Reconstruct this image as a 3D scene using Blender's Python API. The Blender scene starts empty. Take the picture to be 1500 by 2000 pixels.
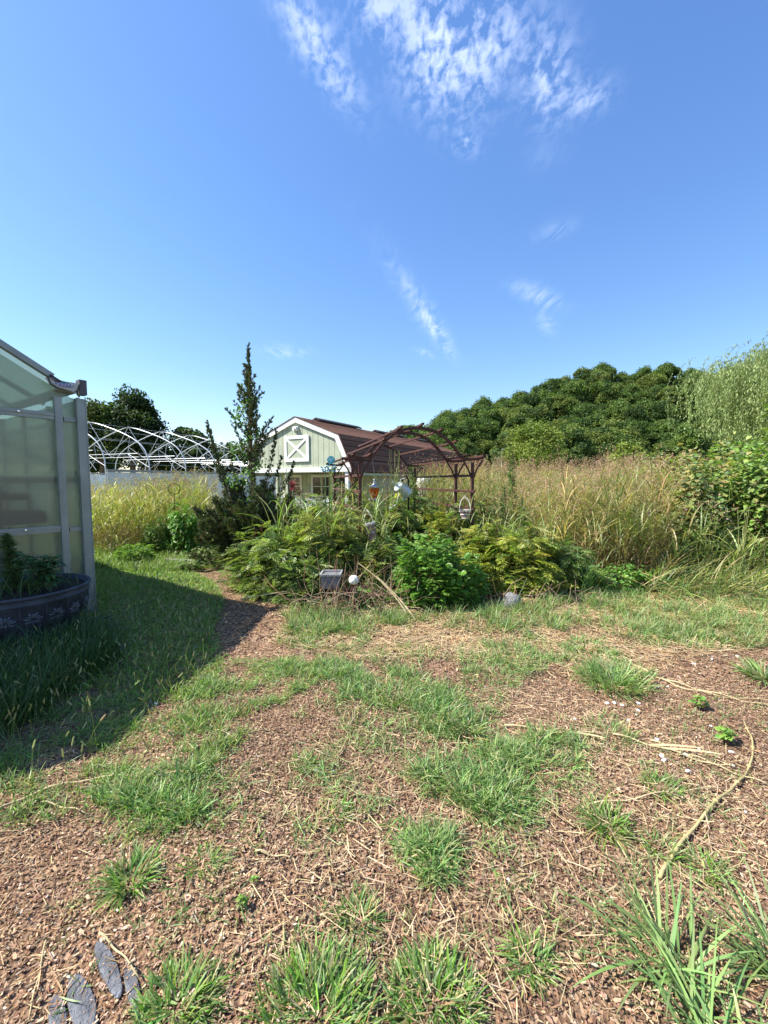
import bpy, bmesh, math, random
import numpy as np
from mathutils import Vector, Matrix
R = math.radians
random.seed(7); rng = np.random.default_rng(7)
sc = bpy.context.scene
col = sc.collection

# ------------------------------------------------------------------ camera
CAM_H = 1.6; F = 820.0; PITCH = R(4.18)
cd = bpy.data.cameras.new('camera'); cam = bpy.data.objects.new('camera', cd); col.objects.link(cam)
cam.location = (0, 0, CAM_H); cam.rotation_euler = (R(90) - PITCH, 0, 0)
cd.sensor_fit = 'VERTICAL'; cd.sensor_height = 24; cd.lens = F / 2000 * 24
cd.clip_start = 0.05; cd.clip_end = 3000
sc.camera = cam

def ray(px, py):
    cx = (px - 750) / F; cy = (1000 - py) / F
    return Vector((cx, math.cos(PITCH) + cy * math.sin(PITCH), -math.sin(PITCH) + cy * math.cos(PITCH)))
def G(px, py, z=0.0):
    d = ray(px, py); t = (z - CAM_H) / d.z
    return Vector((d.x * t, d.y * t, z))
def P(px, py, Y):
    d = ray(px, py); t = Y / d.y
    return Vector((d.x * t, Y, CAM_H + d.z * t))
def to_px(p):                      # (N,3) array -> photo pixel coordinates
    x, y, z = p[:, 0], p[:, 1], p[:, 2] - CAM_H
    dep = y * math.cos(PITCH) - z * math.sin(PITCH)
    up = y * math.sin(PITCH) + z * math.cos(PITCH)
    return 750 + F * x / dep, 1000 - F * up / dep

# ------------------------------------------------------------------ light
SUN_EL = R(50.5); SUN_AZ = R(-93)      # azimuth clockwise from +Y; sun stands to the left
sdir = Vector((math.sin(SUN_AZ) * math.cos(SUN_EL), math.cos(SUN_AZ) * math.cos(SUN_EL), math.sin(SUN_EL)))
sl = bpy.data.lights.new('sun', 'SUN'); so = bpy.data.objects.new('sun', sl); col.objects.link(so)
sl.energy = 5.0; sl.angle = R(0.55); sl.color = (1.0, 0.95, 0.87)
so.location = (-20, 0, 30); so.rotation_euler = (-sdir).to_track_quat('-Z', 'Y').to_euler()

w = bpy.data.worlds.new('World'); sc.world = w; w.use_nodes = True
nt = w.node_tree; nt.nodes.clear()
def N(t, **k):
    n = nt.nodes.new(t)
    for a, b in k.items(): setattr(n, a, b)
    return n
def L(a, b): nt.links.new(a, b)
def M(op, a, b=None, clamp=False):
    n = nt.nodes.new('ShaderNodeMath'); n.operation = op; n.use_clamp = clamp
    for i, v in enumerate((a, b)):
        if v is None: continue
        if isinstance(v, (int, float)): n.inputs[i].default_value = v
        else: nt.links.new(v, n.inputs[i])
    return n.outputs[0]
sky = N('ShaderNodeTexSky'); sky.sky_type = 'NISHITA'; sky.sun_disc = False
sky.sun_elevation = SUN_EL; sky.sun_rotation = SUN_AZ; sky.altitude = 100
sky.air_density = 1.25; sky.dust_density = 0.5; sky.ozone_density = 2.6
hs = N('ShaderNodeHueSaturation'); hs.inputs['Saturation'].default_value = 1.22; hs.inputs['Value'].default_value = 1.0
L(sky.outputs[0], hs.inputs['Color'])
tc = N('ShaderNodeTexCoord'); sx = N('ShaderNodeSeparateXYZ'); L(tc.outputs['Generated'], sx.inputs[0])
zc = M('MAXIMUM', sx.outputs[2], 0.03)
U = M('DIVIDE', sx.outputs[0], zc); V = M('DIVIDE', sx.outputs[1], zc)
cmb = N('ShaderNodeCombineXYZ'); L(U, cmb.inputs[0]); L(V, cmb.inputs[1])
def uv(px, py):
    d = ray(px, py); return d.x / d.z, d.y / d.z
def patch(p1, p2, wpx, strength):     # soft elongated patch of cloud between two directions
    a = uv(*p1); b = uv(*p2); c = ((a[0] + b[0]) / 2, (a[1] + b[1]) / 2)
    dx, dy = b[0] - a[0], b[1] - a[1]; ln = math.hypot(dx, dy) / 2 + 1e-6
    ex, ey = dx / (2 * ln), dy / (2 * ln)
    mid = ((p1[0] + p2[0]) / 2, (p1[1] + p2[1]) / 2)
    q = uv(mid[0] + wpx, mid[1]); wd = abs(q[0] - uv(*mid)[0])
    ou = M('SUBTRACT', U, c[0]); ov = M('SUBTRACT', V, c[1])
    al = M('ADD', M('MULTIPLY', ou, ex / ln), M('MULTIPLY', ov, ey / ln))
    ac = M('ADD', M('MULTIPLY', ou, -ey / wd), M('MULTIPLY', ov, ex / wd))
    r2 = M('ADD', M('MULTIPLY', al, al), M('MULTIPLY', ac, ac))
    g = M('POWER', 2.718, M('MULTIPLY', r2, -1.1))
    return M('MULTIPLY', g, strength)
def noise(scale, detail, rough, stretch=(1, 1, 1), dist=0.0, rot=0.0):
    mp = N('ShaderNodeMapping'); mp.inputs['Scale'].default_value = stretch; mp.inputs['Rotation'].default_value = (0, 0, rot)
    L(cmb.outputs[0], mp.inputs[0])
    n = N('ShaderNodeTexNoise'); n.inputs['Scale'].default_value = scale; n.inputs['Detail'].default_value = detail
    n.inputs['Roughness'].default_value = rough; n.inputs['Distortion'].default_value = dist
    L(mp.outputs[0], n.inputs['Vector']); return n.outputs[0]
n1 = noise(40, 5, 0.6, (1.0, 0.6, 1), .3, .2); n2 = noise(8, 3, 0.5)
cells = M('MULTIPLY', M('SUBTRACT', M('ADD', M('MULTIPLY', n1, 0.62), M('MULTIPLY', n2, 0.38)), 0.43), 6.0, True)
high = None
for p1, p2, wp, s in [((530, -60), (690, 205), 42, .9), ((810, -80), (890, 220), 88, 1.05), ((1065, 50), (1075, 235), 44, 0.8),
                      ((1130, 170), (1170, 215), 40, .6), ((700, -30), (760, 60), 60, .6), ((900, 265), (925, 300), 22, .6), ((990, -80), (960, 180), 60, .6)]:
    m = patch(p1, p2, wp, s); high = m if high is None else M('ADD', high, m)
high = M('MULTIPLY', M('MULTIPLY', cells, high, True), 0.66)
n3 = noise(9, 5, 0.62, (1.6, .5, 1), 0.6, 0.3)
wisp_t = M('MULTIPLY', M('SUBTRACT', n3, 0.38), 3.2, True)
low = None
for p1, p2, wp, s in [((785, 545), (880, 690), 20, .62), ((1010, 555), (1090, 600), 24, .42), ((1050, 600), (1080, 655), 18, .22),
                      ((1050, 470), (1120, 430), 30, .22), ((510, 690), (600, 686), 40, .3), ((700, 838), (780, 836), 60, .3), ((815, 680), (845, 700), 12, .25), ((1030, 300), (1100, 310), 40, .1)]:
    m = patch(p1, p2, wp, s); low = m if low is None else M('ADD', low, m)
low = M('MULTIPLY', M('MULTIPLY', wisp_t, low, True), 1.15)
dens = M('ADD', high, low, True)
mixc = N('ShaderNodeMix', data_type='RGBA'); L(dens, mixc.inputs[0]); tnt = N('ShaderNodeVectorMath'); tnt.operation = 'ADD'; L(hs.outputs[0], tnt.inputs[0]); tnt.inputs[1].default_value = (.16, .2, .8); L(tnt.outputs[0], mixc.inputs[6]); mixc.inputs[7].default_value = (5.6, 6.4, 8.2, 1)
bg = N('ShaderNodeBackground'); L(mixc.outputs[2], bg.inputs[0]); bg.inputs[1].default_value = 0.092
wo = N('ShaderNodeOutputWorld'); L(bg.outputs[0], wo.inputs[0])
sc.view_settings.view_transform = 'Standard'; sc.view_settings.look = 'None'
sc.view_settings.exposure = 1.12; sc.view_settings.gamma = 1.0

# ------------------------------------------------------------------ materials
def newmat(name):
    m = bpy.data.materials.new(name); m.use_nodes = True
    return m, m.node_tree, m.node_tree.nodes['Principled BSDF']
def mat(name, c, rough=0.6, metal=0.0, var=0.25, scale=8.0, bump=0.15, c2=None, spec=0.4, bscale=None):
    m, t, b = newmat(name)
    tcn = t.nodes.new('ShaderNodeTexCoord')
    n = t.nodes.new('ShaderNodeTexNoise'); n.inputs['Scale'].default_value = scale; n.inputs['Detail'].default_value = 6
    t.links.new(tcn.outputs['Object'], n.inputs['Vector'])
    r = t.nodes.new('ShaderNodeValToRGB'); t.links.new(n.outputs[0], r.inputs[0])
    r.color_ramp.elements[0].position = 0.3; r.color_ramp.elements[1].position = 0.7
    a = tuple(x * (1 - var) for x in c) if c2 is None else c2
    r.color_ramp.elements[0].color = (*a, 1); r.color_ramp.elements[1].color = (*[min(1, x * (1 + var * .4)) for x in c], 1)
    t.links.new(r.outputs[0], b.inputs['Base Color'])
    b.inputs['Roughness'].default_value = rough; b.inputs['Metallic'].default_value = metal
    b.inputs['Specular IOR Level'].default_value = spec
    if bump:
        n2 = t.nodes.new('ShaderNodeTexNoise'); n2.inputs['Scale'].default_value = bscale or scale * 5; n2.inputs['Detail'].default_value = 5
        t.links.new(tcn.outputs['Object'], n2.inputs['Vector'])
        bp = t.nodes.new('ShaderNodeBump'); bp.inputs['Strength'].default_value = bump; bp.inputs['Distance'].default_value = 0.02
        t.links.new(n2.outputs[0], bp.inputs['Height']); t.links.new(bp.outputs[0], b.inputs['Normal'])
    return m
def leafmat(name, trans=0.35, rough=0.5, spec=0.35, gain=(1, 1, 1)):
    m, t, b = newmat(name)
    at = t.nodes.new('ShaderNodeAttribute'); at.attribute_name = 'Col'
    mu = t.nodes.new('ShaderNodeMix'); mu.data_type = 'RGBA'; mu.blend_type = 'MULTIPLY'; mu.inputs[0].default_value = 1
    mu.inputs[7].default_value = (*gain, 1); t.links.new(at.outputs['Color'], mu.inputs[6])
    t.links.new(mu.outputs[2], b.inputs['Base Color'])
    b.inputs['Roughness'].default_value = rough; b.inputs['Specular IOR Level'].default_value = spec
    tr = t.nodes.new('ShaderNodeBsdfTranslucent')
    m2 = t.nodes.new('ShaderNodeMix'); m2.data_type = 'RGBA'; m2.blend_type = 'MULTIPLY'; m2.inputs[0].default_value = 1
    m2.inputs[7].default_value = (1.3, 1.5, 0.7, 1); t.links.new(mu.outputs[2], m2.inputs[6]); t.links.new(m2.outputs[2], tr.inputs[0])
    mx = t.nodes.new('ShaderNodeMixShader'); mx.inputs[0].default_value = trans
    t.links.new(b.outputs[0], mx.inputs[1]); t.links.new(tr.outputs[0], mx.inputs[2])
    t.links.new(mx.outputs[0], t.nodes['Material Output'].inputs[0])
    return m
LEAF = leafmat('leaf', .35, .45); GRASS = leafmat('grass_blade', .35, .45, .4); DRY = leafmat('dry_matter', .12, .8, .1)
NEEDLE = leafmat('needle', .12, .6, .2); FAR = leafmat('far_leaf', .3, .6, .2)
BARK = mat('bark', (.16, .11, .075), .9, 0, .5, 6, .5)

# ------------------------------------------------------------------ mesh building
class Acc:
    def __init__(s): s.v = []; s.c = []; s.f = []; s.n = 0
    def add(s, v, c, faces, mi=0):
        v = np.asarray(v, float).reshape(-1, 3); c = np.broadcast_to(np.asarray(c, float), v.shape)
        s.v.append(v); s.c.append(c)
        for f in faces: s.f.append((np.asarray(f) + s.n, mi))
        s.n += len(v)
    def build(s, name, mats, parent=None, smooth=False):
        me = bpy.data.meshes.new(name)
        v = np.concatenate(s.v); c = np.concatenate(s.c)
        me.vertices.add(len(v)); me.vertices.foreach_set('co', v.astype(np.float32).ravel())
        lt = np.concatenate([np.full(len(f), f.shape[1]) for f, _ in s.f]); li = np.concatenate([f.ravel() for f, _ in s.f])
        mi = np.concatenate([np.full(len(f), m) for f, m in s.f])
        ls = np.concatenate([[0], np.cumsum(lt)[:-1]])
        me.loops.add(len(li)); me.loops.foreach_set('vertex_index', li.astype(np.int32))
        me.polygons.add(len(lt)); me.polygons.foreach_set('loop_start', ls.astype(np.int32)); me.polygons.foreach_set('loop_total', lt.astype(np.int32))
        me.polygons.foreach_set('material_index', mi.astype(np.int32))
    
        a = me.color_attributes.new('Col', 'FLOAT_COLOR', 'POINT')
        a.data.foreach_set('color', np.concatenate([c, np.ones((len(c), 1))], 1).astype(np.float32).ravel())
        me.update(calc_edges=True); me.validate(); me.polygons.foreach_set('use_smooth', np.full(len(me.polygons), bool(smooth)))
        for m in (mats if isinstance(mats, (list, tuple)) else [mats]): me.materials.append(m)
        o = bpy.data.objects.new(name, me); col.objects.link(o)
        if parent: o.parent = parent
        return o
def norm(a): return a / (np.linalg.norm(a, axis=-1, keepdims=True) + 1e-9)
def jit(c, n, v=.2, vv=.12):
    c = np.asarray(c, float); return np.clip(c * (1 + rng.normal(0, v, (n, 1))) * (1 + rng.normal(0, vv, (n, 3))), .003, 1)
def mixcols(cols, n, v=.18, vv=.08):
    cols = np.asarray(cols, float); return jit(cols[rng.integers(0, len(cols), n)], n, v, vv)
def blades(acc, base, az, lean, curl, Ln, W, c, seg=4, mi=0, twist=None, ground=0.0, prof=None, tip=1.0, power=1.4):
    n = len(base); base = np.asarray(base, float)
    bc = lambda a: np.broadcast_to(np.asarray(a, float), (n,))
    az, lean, curl, Ln, W = map(bc, (az, lean, curl, Ln, W))
    t = np.linspace(0, 1, seg + 1); th = lean[:, None] + curl[:, None] * t[None, :] ** power
    th = np.minimum(th, 2.6)
    ca, sa = np.cos(az)[:, None], np.sin(az)[:, None]
    d = np.stack([np.sin(th) * ca, np.sin(th) * sa, np.cos(th)], -1)
    step = (Ln / seg)[:, None, None] * d[:, :-1]
    p = base[:, None, :] + np.concatenate([np.zeros((n, 1, 3)), np.cumsum(step, 1)], 1)
    if ground is not None: p[..., 2] = np.maximum(p[..., 2], ground + .004 + rng.uniform(0, .012, (n, 1)))
    side = np.stack([-np.sin(az), np.cos(az), np.zeros(n)], -1)[:, None, :]
    nrm = np.cross(d, np.broadcast_to(side, d.shape))
    tw = (rng.uniform(-.7, .7, n) if twist is None else bc(twist))[:, None, None]
    wv = side * np.cos(tw) + nrm * np.sin(tw)
    pr = np.interp(t, [0, .15, .5, .8, 1], [.6, .9, 1, .6, .04]) if prof is None else np.interp(t, np.linspace(0, 1, len(prof)), prof)
    hw = .5 * W[:, None, None] * pr[None, :, None]
    v = np.stack([p - wv * hw, p + wv * hw], 2).reshape(n, -1, 3)
    cc = np.broadcast_to(np.asarray(c, float), (n, 3))
    g = np.interp(t, [0, .3, 1], [.9, 1, tip]); cc = cc[:, None, None, :] * g[None, :, None, None]
    cc = np.broadcast_to(cc, (n, seg + 1, 2, 3)).reshape(n, -1, 3)
    k = np.arange(seg) * 2; f = np.stack([k, k + 1, k + 3, k + 2], -1)
    f = (f[None] + (np.arange(n) * (seg + 1) * 2)[:, None, None]).reshape(-1, 4)
    acc.add(v, cc.reshape(-1, 3), [f], mi)
    return p
def tube(acc, pts, r, c=(.2, .15, .1), sides=5, mi=0, cap=True):
    pts = np.asarray([tuple(p) for p in pts], float); n = len(pts); r = np.broadcast_to(np.asarray(r, float), (n,))
    d = norm(np.gradient(pts, axis=0)); up = np.array([0, 0, 1.]) if abs(d[0][2]) < .9 else np.array([1., 0, 0])
    s = norm(np.cross(d, up)); u = np.cross(s, d)
    a = np.arange(sides) / sides * 2 * math.pi
    v = pts[:, None] + (s[:, None] * np.cos(a)[None, :, None] + u[:, None] * np.sin(a)[None, :, None]) * r[:, None, None]
    fs = []
    for i in range(n - 1):
        for j in range(sides):
            k = (j + 1) % sides; fs.append((i * sides + j, i * sides + k, (i + 1) * sides + k, (i + 1) * sides + j))
    faces = [np.array(fs)]
    if cap: faces += [np.array([list(range(sides))[::-1]]), np.array([[(n - 1) * sides + j for j in range(sides)]])]
    acc.add(v.reshape(-1, 3), c, faces, mi)
def box(acc, c, s, rot=None, colr=(.5, .5, .5), mi=0, bev=0.0):
    hx, hy, hz = [x / 2 for x in s]
    v = np.array([(x, y, z) for x in (-hx, hx) for y in (-hy, hy) for z in (-hz, hz)], float)
    if rot is not None: v = v @ np.asarray(rot, float).T
    v = v + np.asarray(tuple(c), float)
    acc.add(v, colr, [np.array([(0, 1, 3, 2), (4, 6, 7, 5), (0, 4, 5, 1), (2, 3, 7, 6), (0, 2, 6, 4), (1, 5, 7, 3)])], mi)
def bar(acc, p, q, wd, th, colr=(.5, .5, .5), mi=0, up=(0, 0, 1)):
    p = Vector(p); q = Vector(q); d = q - p; ln = d.length; d.normalize(); upv = Vector(up)
    if abs(d.dot(upv)) > .98: upv = Vector((1, 0, 0))
    s = d.cross(upv).normalized(); u = s.cross(d)
    box(acc, (p + q) / 2, (wd, ln, th), np.array([s, d, u]).T, colr, mi)
def lathe(acc, prof, sides, origin=(0, 0, 0), rot=None, colr=(.5, .5, .5), mi=0):
    a = np.arange(sides) / sides * 2 * math.pi; n = len(prof)
    v = np.array([[(r * math.cos(t), r * math.sin(t), z) for t in a] for r, z in prof]).reshape(-1, 3)
    if rot is not None: v = v @ np.asarray(rot, float).T
    v = v + np.asarray(tuple(origin), float)
    fs = [(i * sides + j, i * sides + (j + 1) % sides, (i + 1) * sides + (j + 1) % sides, (i + 1) * sides + j) for i in range(n - 1) for j in range(sides)]
    acc.add(v, colr, [np.array(fs)], mi)
def prism(acc, outline, origin, ax, ay, az_, depth, colr=(.5, .5, .5), mi=0):
    o = np.asarray(tuple(origin), float); ax = np.asarray(tuple(ax), float); ay = np.asarray(tuple(ay), float); an = np.asarray(tuple(az_), float)
    n = len(outline); v = np.array([o + ax * x + ay * y + an * k for k in (0, depth) for x, y in outline])
    acc.add(v, colr, [np.array([list(range(n))[::-1]]), np.array([list(range(n, 2 * n))]), np.array([(i, (i + 1) % n, n + (i + 1) % n, n + i) for i in range(n)])], mi)
def inst(acc, T, fwd, up, pos, scale, colr, mi=0):
    tv, tf, ts = T
    fwd = norm(np.asarray(fwd, float)); side = norm(np.cross(fwd, up)); u = np.cross(side, fwd)
    m = len(pos); sc_ = np.broadcast_to(np.asarray(scale, float), (m,))
    v = tv[None, :, 0:1] * side[:, None] + tv[None, :, 1:2] * fwd[:, None] + tv[None, :, 2:3] * u[:, None]
    v = v * sc_[:, None, None] + np.asarray(pos)[:, None]
    cc = np.broadcast_to(np.asarray(colr, float), (m, 3))[:, None, :] * ts[None, :, None]
    K = len(tv); faces = [(f[None] + (np.arange(m) * K)[:, None, None]).reshape(-1, f.shape[1]) for f in tf]
    acc.add(v.reshape(-1, 3), cc.reshape(-1, 3), faces, mi)
def T_tri(w=.35, fold=.08, droop=.1):     # narrow folded leaf, 2 triangles
    v = np.array([(0, 0, 0), (w / 2, .42, fold), (0, 1, -droop), (-w / 2, .42, fold)], float)
    return v, [np.array([(0, 1, 2), (0, 2, 3)])], np.ones(4)
def T_broad(w=.55, fold=.07, droop=.15, teeth=0):
    v = [(0, 0, 0), (0, .35, .0), (0, .7, -droop * .4), (0, 1, -droop)]
    for s in (1, -1): v += [(s * w * .46, .25, fold), (s * w * .4, .62, fold * .6 - droop * .3)]
    v = np.array(v, float)
    return v, [np.array([(0, 4, 1), (2, 5, 3), (0, 1, 6), (2, 3, 7)]), np.array([(1, 4, 5, 2), (1, 2, 7, 6)])], np.array([.9, 1, 1, .95, 1, 1, 1, 1])
def combine(parts):
    vs, ss, fd = [], [], {}; n = 0
    for v, fs, s in parts:
        vs.append(v); ss.append(s)
        for f in fs: fd.setdefault(f.shape[1], []).append(f + n)
        n += len(v)
    return np.concatenate(vs), [np.concatenate(x) for x in fd.values()], np.concatenate(ss)
def T_pinnate(pairs=8, lw=.3, llen=.34, droop=.25, ang=62, seed=0, rach=.008):
    r = random.Random(seed); parts = []
    rv = []
    for i in range(5):
        t = i / 4; z = -droop * t * t
        rv += [(-rach, t, z), (rach, t, z)]
    parts.append((np.array(rv), [np.array([(2 * i, 2 * i + 1, 2 * i + 3, 2 * i + 2) for i in range(4)])], np.full(10, .8)))
    lv, lf, ls = T_tri(lw, .05, .18)
    def put(t, a, ln):
        z = -droop * t * t; a = R(a + r.uniform(-6, 6)); ca, sa = math.cos(a), math.sin(a)
        v = lv * ln; tilt = r.uniform(-.25, .1)
        x = v[:, 0] * ca + v[:, 1] * sa; y = -v[:, 0] * sa + v[:, 1] * ca
        return (np.stack([x, y + t, z + v[:, 2] + np.abs(x) * tilt], 1), lf, ls * r.uniform(.88, 1.1))
    for i in range(pairs):
        t = .18 + .75 * i / (pairs - 1); ln = llen * math.sin(math.pi * (.25 + .62 * i / (pairs - 1))) ** .8
        parts += [put(t, ang, ln), put(t, -ang, ln)]
    parts.append(put(.96, 0, llen * .6))
    return combine(parts)
PINN = [T_pinnate(8, .3, .36, .3, 60, 1), T_pinnate(9, .26, .33, .15, 66, 2), T_pinnate(7, .32, .4, .45, 56, 3)]
FERN = [T_pinnate(7, .55, .42, .2, 50, 5), T_pinnate(6, .7, .36, .3, 58, 6)]
BROAD = T_broad(); BROADW = T_broad(.85, .08, .2); TRI = T_tri(); NARROW = T_tri(.16, .02, .25)
def T_sprig(seed, n=7):
    r = random.Random(seed); parts = []
    for i in range(n):
        v, f, s = T_tri(.3, .04, 0); ln = r.uniform(.45, .9); a = r.uniform(-.6, .6); b = r.uniform(-.6, .6); t = r.uniform(0, .45)
        d = norm(np.array([math.sin(a), 1, math.sin(b)])); s1 = norm(np.cross(d, (0, 0, 1))); u = np.cross(s1, d)
        vv = (v[:, :1] * s1 + v[:, 1:2] * d + v[:, 2:] * u) * ln + np.array([0, t, 0]); parts.append((vv, f, s * r.uniform(.7, 1.25)))
    return combine(parts)
SPRIG = [T_sprig(i) for i in range(3)]
def rdir(n, zmin=-1, zmax=1):
    z = rng.uniform(zmin, zmax, n); a = rng.uniform(0, 2 * math.pi, n); r = np.sqrt(1 - z * z)
    return np.stack([r * np.cos(a), r * np.sin(a), z], 1)
UPV = np.array([0, 0, 1.])

# ------------------------------------------------------------------ naming
def tag(o, label, cat, group=None, kind=None):
    if label: o['label'] = label
    if cat: o['category'] = cat
    if group: o['group'] = group
    if kind: o['kind'] = kind
    return o
def empty(name, loc, label, cat, group=None, rz=0.0):
    o = bpy.data.objects.new(name, None); col.objects.link(o); o.location = loc; o.rotation_euler = (0, 0, rz); o.empty_display_size = .2
    return tag(o, label, cat, group)

# =========================================================== GROUND (structure)
def gh(x, y):                       # gentle unevenness of the ground
    return 0.018 * np.sin(x * 2.1 + 1) * np.cos(y * 1.7) + 0.012 * np.sin(x * 5.3 + y * 3.1)
def ground_sheet():
    ys = np.concatenate([np.arange(-6, 0, .5), np.arange(0, 9, .06), np.geomspace(9, 1500, 60)])
    xs = np.concatenate([-np.geomspace(1500, 6, 50), np.arange(-5.9, 6, .08), np.geomspace(6, 1500, 50)])
    X, Y = np.meshgrid(xs, ys); fade = np.clip(1.4 - np.hypot(X, Y) / 15, 0, 1)
    Z = (gh(X, Y) + .006 * np.sin(X * 37 + Y * 11) * np.sin(Y * 41 - X * 7)) * fade
    n, m = X.shape; v = np.stack([X, Y, Z], -1).reshape(-1, 3)
    i = np.arange(n - 1)[:, None] * m + np.arange(m - 1)[None]; f = np.stack([i, i + 1, i + m + 1, i + m], -1).reshape(-1, 4)
    a = Acc(); a.add(v, (.2, .14, .1), [f]); return a
m, t, b = newmat('mulch_ground')
tcn = t.nodes.new('ShaderNodeTexCoord')
def nz(scale, detail=8, rough=.6):
    n = t.nodes.new('ShaderNodeTexNoise'); n.inputs['Scale'].default_value = scale; n.inputs['Detail'].default_value = detail; n.inputs['Roughness'].default_value = rough
    t.links.new(tcn.outputs['Object'], n.inputs['Vector']); return n.outputs[0]
def rampn(src, stops):
    r = t.nodes.new('ShaderNodeValToRGB'); t.links.new(src, r.inputs[0]); e = r.color_ramp.elements
    while len(e) < len(stops): e.new(.5)
    for k, (p_, c_) in enumerate(stops): e[k].position = p_; e[k].color = (*c_, 1)
    return r.outputs[0]
vor = t.nodes.new('ShaderNodeTexVoronoi'); vor.inputs['Scale'].default_value = 55; t.links.new(tcn.outputs['Object'], vor.inputs['Vector'])
chip = t.nodes.new('ShaderNodeSeparateColor'); t.links.new(vor.outputs['Color'], chip.inputs[0])
near_c = rampn(chip.outputs[0], [(0, (.09, .055, .04)), (.4, (.18, .108, .064)), (.75, (.28, .175, .108)), (1, (.35, .24, .16))])
far_c = rampn(nz(3.0), [(.3, (.08, .11, .03)), (.5, (.15, .17, .05)), (.75, (.24, .2, .09))])
sxyz = t.nodes.new('ShaderNodeSeparateXYZ'); t.links.new(tcn.outputs['Object'], sxyz.inputs[0])
mr = t.nodes.new('ShaderNodeMapRange'); mr.inputs[1].default_value = 6.8; mr.inputs[2].default_value = 8.2
t.links.new(sxyz.outputs[1], mr.inputs[0])
mm = t.nodes.new('ShaderNodeMix'); mm.data_type = 'RGBA'; t.links.new(mr.outputs[0], mm.inputs[0]); t.links.new(near_c, mm.inputs[6]); t.links.new(far_c, mm.inputs[7])
t.links.new(mm.outputs[2], b.inputs['Base Color']); b.inputs['Roughness'].default_value = .95; b.inputs['Specular IOR Level'].default_value = .1
bp = t.nodes.new('ShaderNodeBump'); bp.inputs['Strength'].default_value = .8; bp.inputs['Distance'].default_value = .02
t.links.new(vor.outputs['Distance'], bp.inputs['Height']); t.links.new(bp.outputs[0], b.inputs['Normal'])
MULCH = m
go = ground_sheet().build('ground', MULCH, smooth=True); go['kind'] = 'structure'

def gpts(n, poly=None, ymin=.85, ymax=9.0, dens=None, xmax=None):
    """random ground points inside a polygon given on the photo (pixels) -> real ground positions"""
    out = []; tot = 0
    pl = None if poly is None else np.array(poly, float)
    while tot < n:
        k = max(n * 3, 2000); y = np.sqrt(rng.uniform(ymin ** 2, ymax ** 2, k)); x = rng.uniform(-1, 1, k) * (xmax or 1.3) * y - 0
        p = np.stack([x, y, np.zeros(k)], 1); ok = np.ones(k, bool)
        if pl is not None or dens is not None: qx, qy = to_px(p)
        if pl is not None:
            ins = np.zeros(k, bool); j = len(pl) - 1
            for i in range(len(pl)):
                xi, yi = pl[i]; xj, yj = pl[j]
                c_ = ((yi > qy) != (yj > qy)) & (qx < (xj - xi) * (qy - yi) / (yj - yi + 1e-9) + xi); ins ^= c_; j = i
            ok &= ins
        if dens is not None: ok &= rng.uniform(0, 1, k) < dens(qx, qy, p)
        p = p[ok]; out.append(p); tot += len(p)
    p = np.concatenate(out)[:n]; p[:, 2] = gh(p[:, 0], p[:, 1]); return p

# ---- bark chips
def chips(name, n, ymin, ymax, smin, smax, label):
    a = Acc()
    k = 5; ang = np.array([.2, 1.2, 2.6, 3.9, 5.2]); ox = np.cos(ang) * .5; oy = np.sin(ang) * .5
    p = gpts(n, None, ymin, ymax); p[:, 2] += rng.uniform(.002, .014, n)
    s = rng.uniform(smin, smax, n) * np.where(rng.random(n) < .06, 1.7, 1); asp = rng.uniform(.2, .55, n); th = rng.uniform(.08, .18, n) * s
    rot = rng.uniform(0, 2 * math.pi, n); nrm_ = norm(np.stack([rng.normal(0, .28, n), rng.normal(0, .28, n), np.ones(n)], 1))
    fw = norm(np.cross(nrm_, np.stack([np.cos(rot), np.sin(rot), np.zeros(n)], 1))); sd = np.cross(fw, nrm_)
    jx = 1 + rng.normal(0, .15, (n, k))
    lx = ox[None] * s[:, None] * jx; ly = oy[None] * (s * asp)[:, None] * jx
    top = p[:, None] + fw[:, None] * lx[..., None] + sd[:, None] * ly[..., None] + nrm_[:, None] * (th / 2)[:, None, None]
    bot = top - nrm_[:, None] * th[:, None, None]
    v = np.concatenate([top, bot], 1)
    cols = mixcols([(.31, .19, .115), (.41, .28, .175), (.19, .108, .065), (.5, .37, .24), (.35, .225, .14), (.3, .2, .135)], n, .25, .06)
    pale = rng.random(n) < .035; cols[pale] = jit((.5, .41, .31), pale.sum(), .15, .04)
    cols = cols * (1 + .22 * np.sin(p[:, :1] * 2.3 + 1.2 * np.sin(p[:, 1:2] * 1.9)) * np.sin(p[:, 1:2] * 2.9 + .7)) * np.where(rng.random((n, 1)) < .12, .55, 1)
    cc = np.repeat(np.clip(cols, .01, 1)[:, None], 2 * k, 1)
    i5 = np.arange(k); side = np.stack([i5, i5 + k, (i5 + 1) % k + k, (i5 + 1) % k], -1)
    off = (np.arange(n) * 2 * k)
    a.add(v.reshape(-1, 3), cc.reshape(-1, 3), [off[:, None] + i5[None], (side[None] + off[:, None, None]).reshape(-1, 4)])
    o = a.build(name, DRY); tag(o, label, 'bark mulch', kind='stuff'); return o
chips('bark_mulch', 135000, .8, 3.3, .006, .019, 'brown shredded bark mulch covering the foreground ground')
chips('bark_mulch', 60000, 3.2, 7.2, .014, .036, 'brown bark mulch on the farther bare ground before the shrubs')
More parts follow.
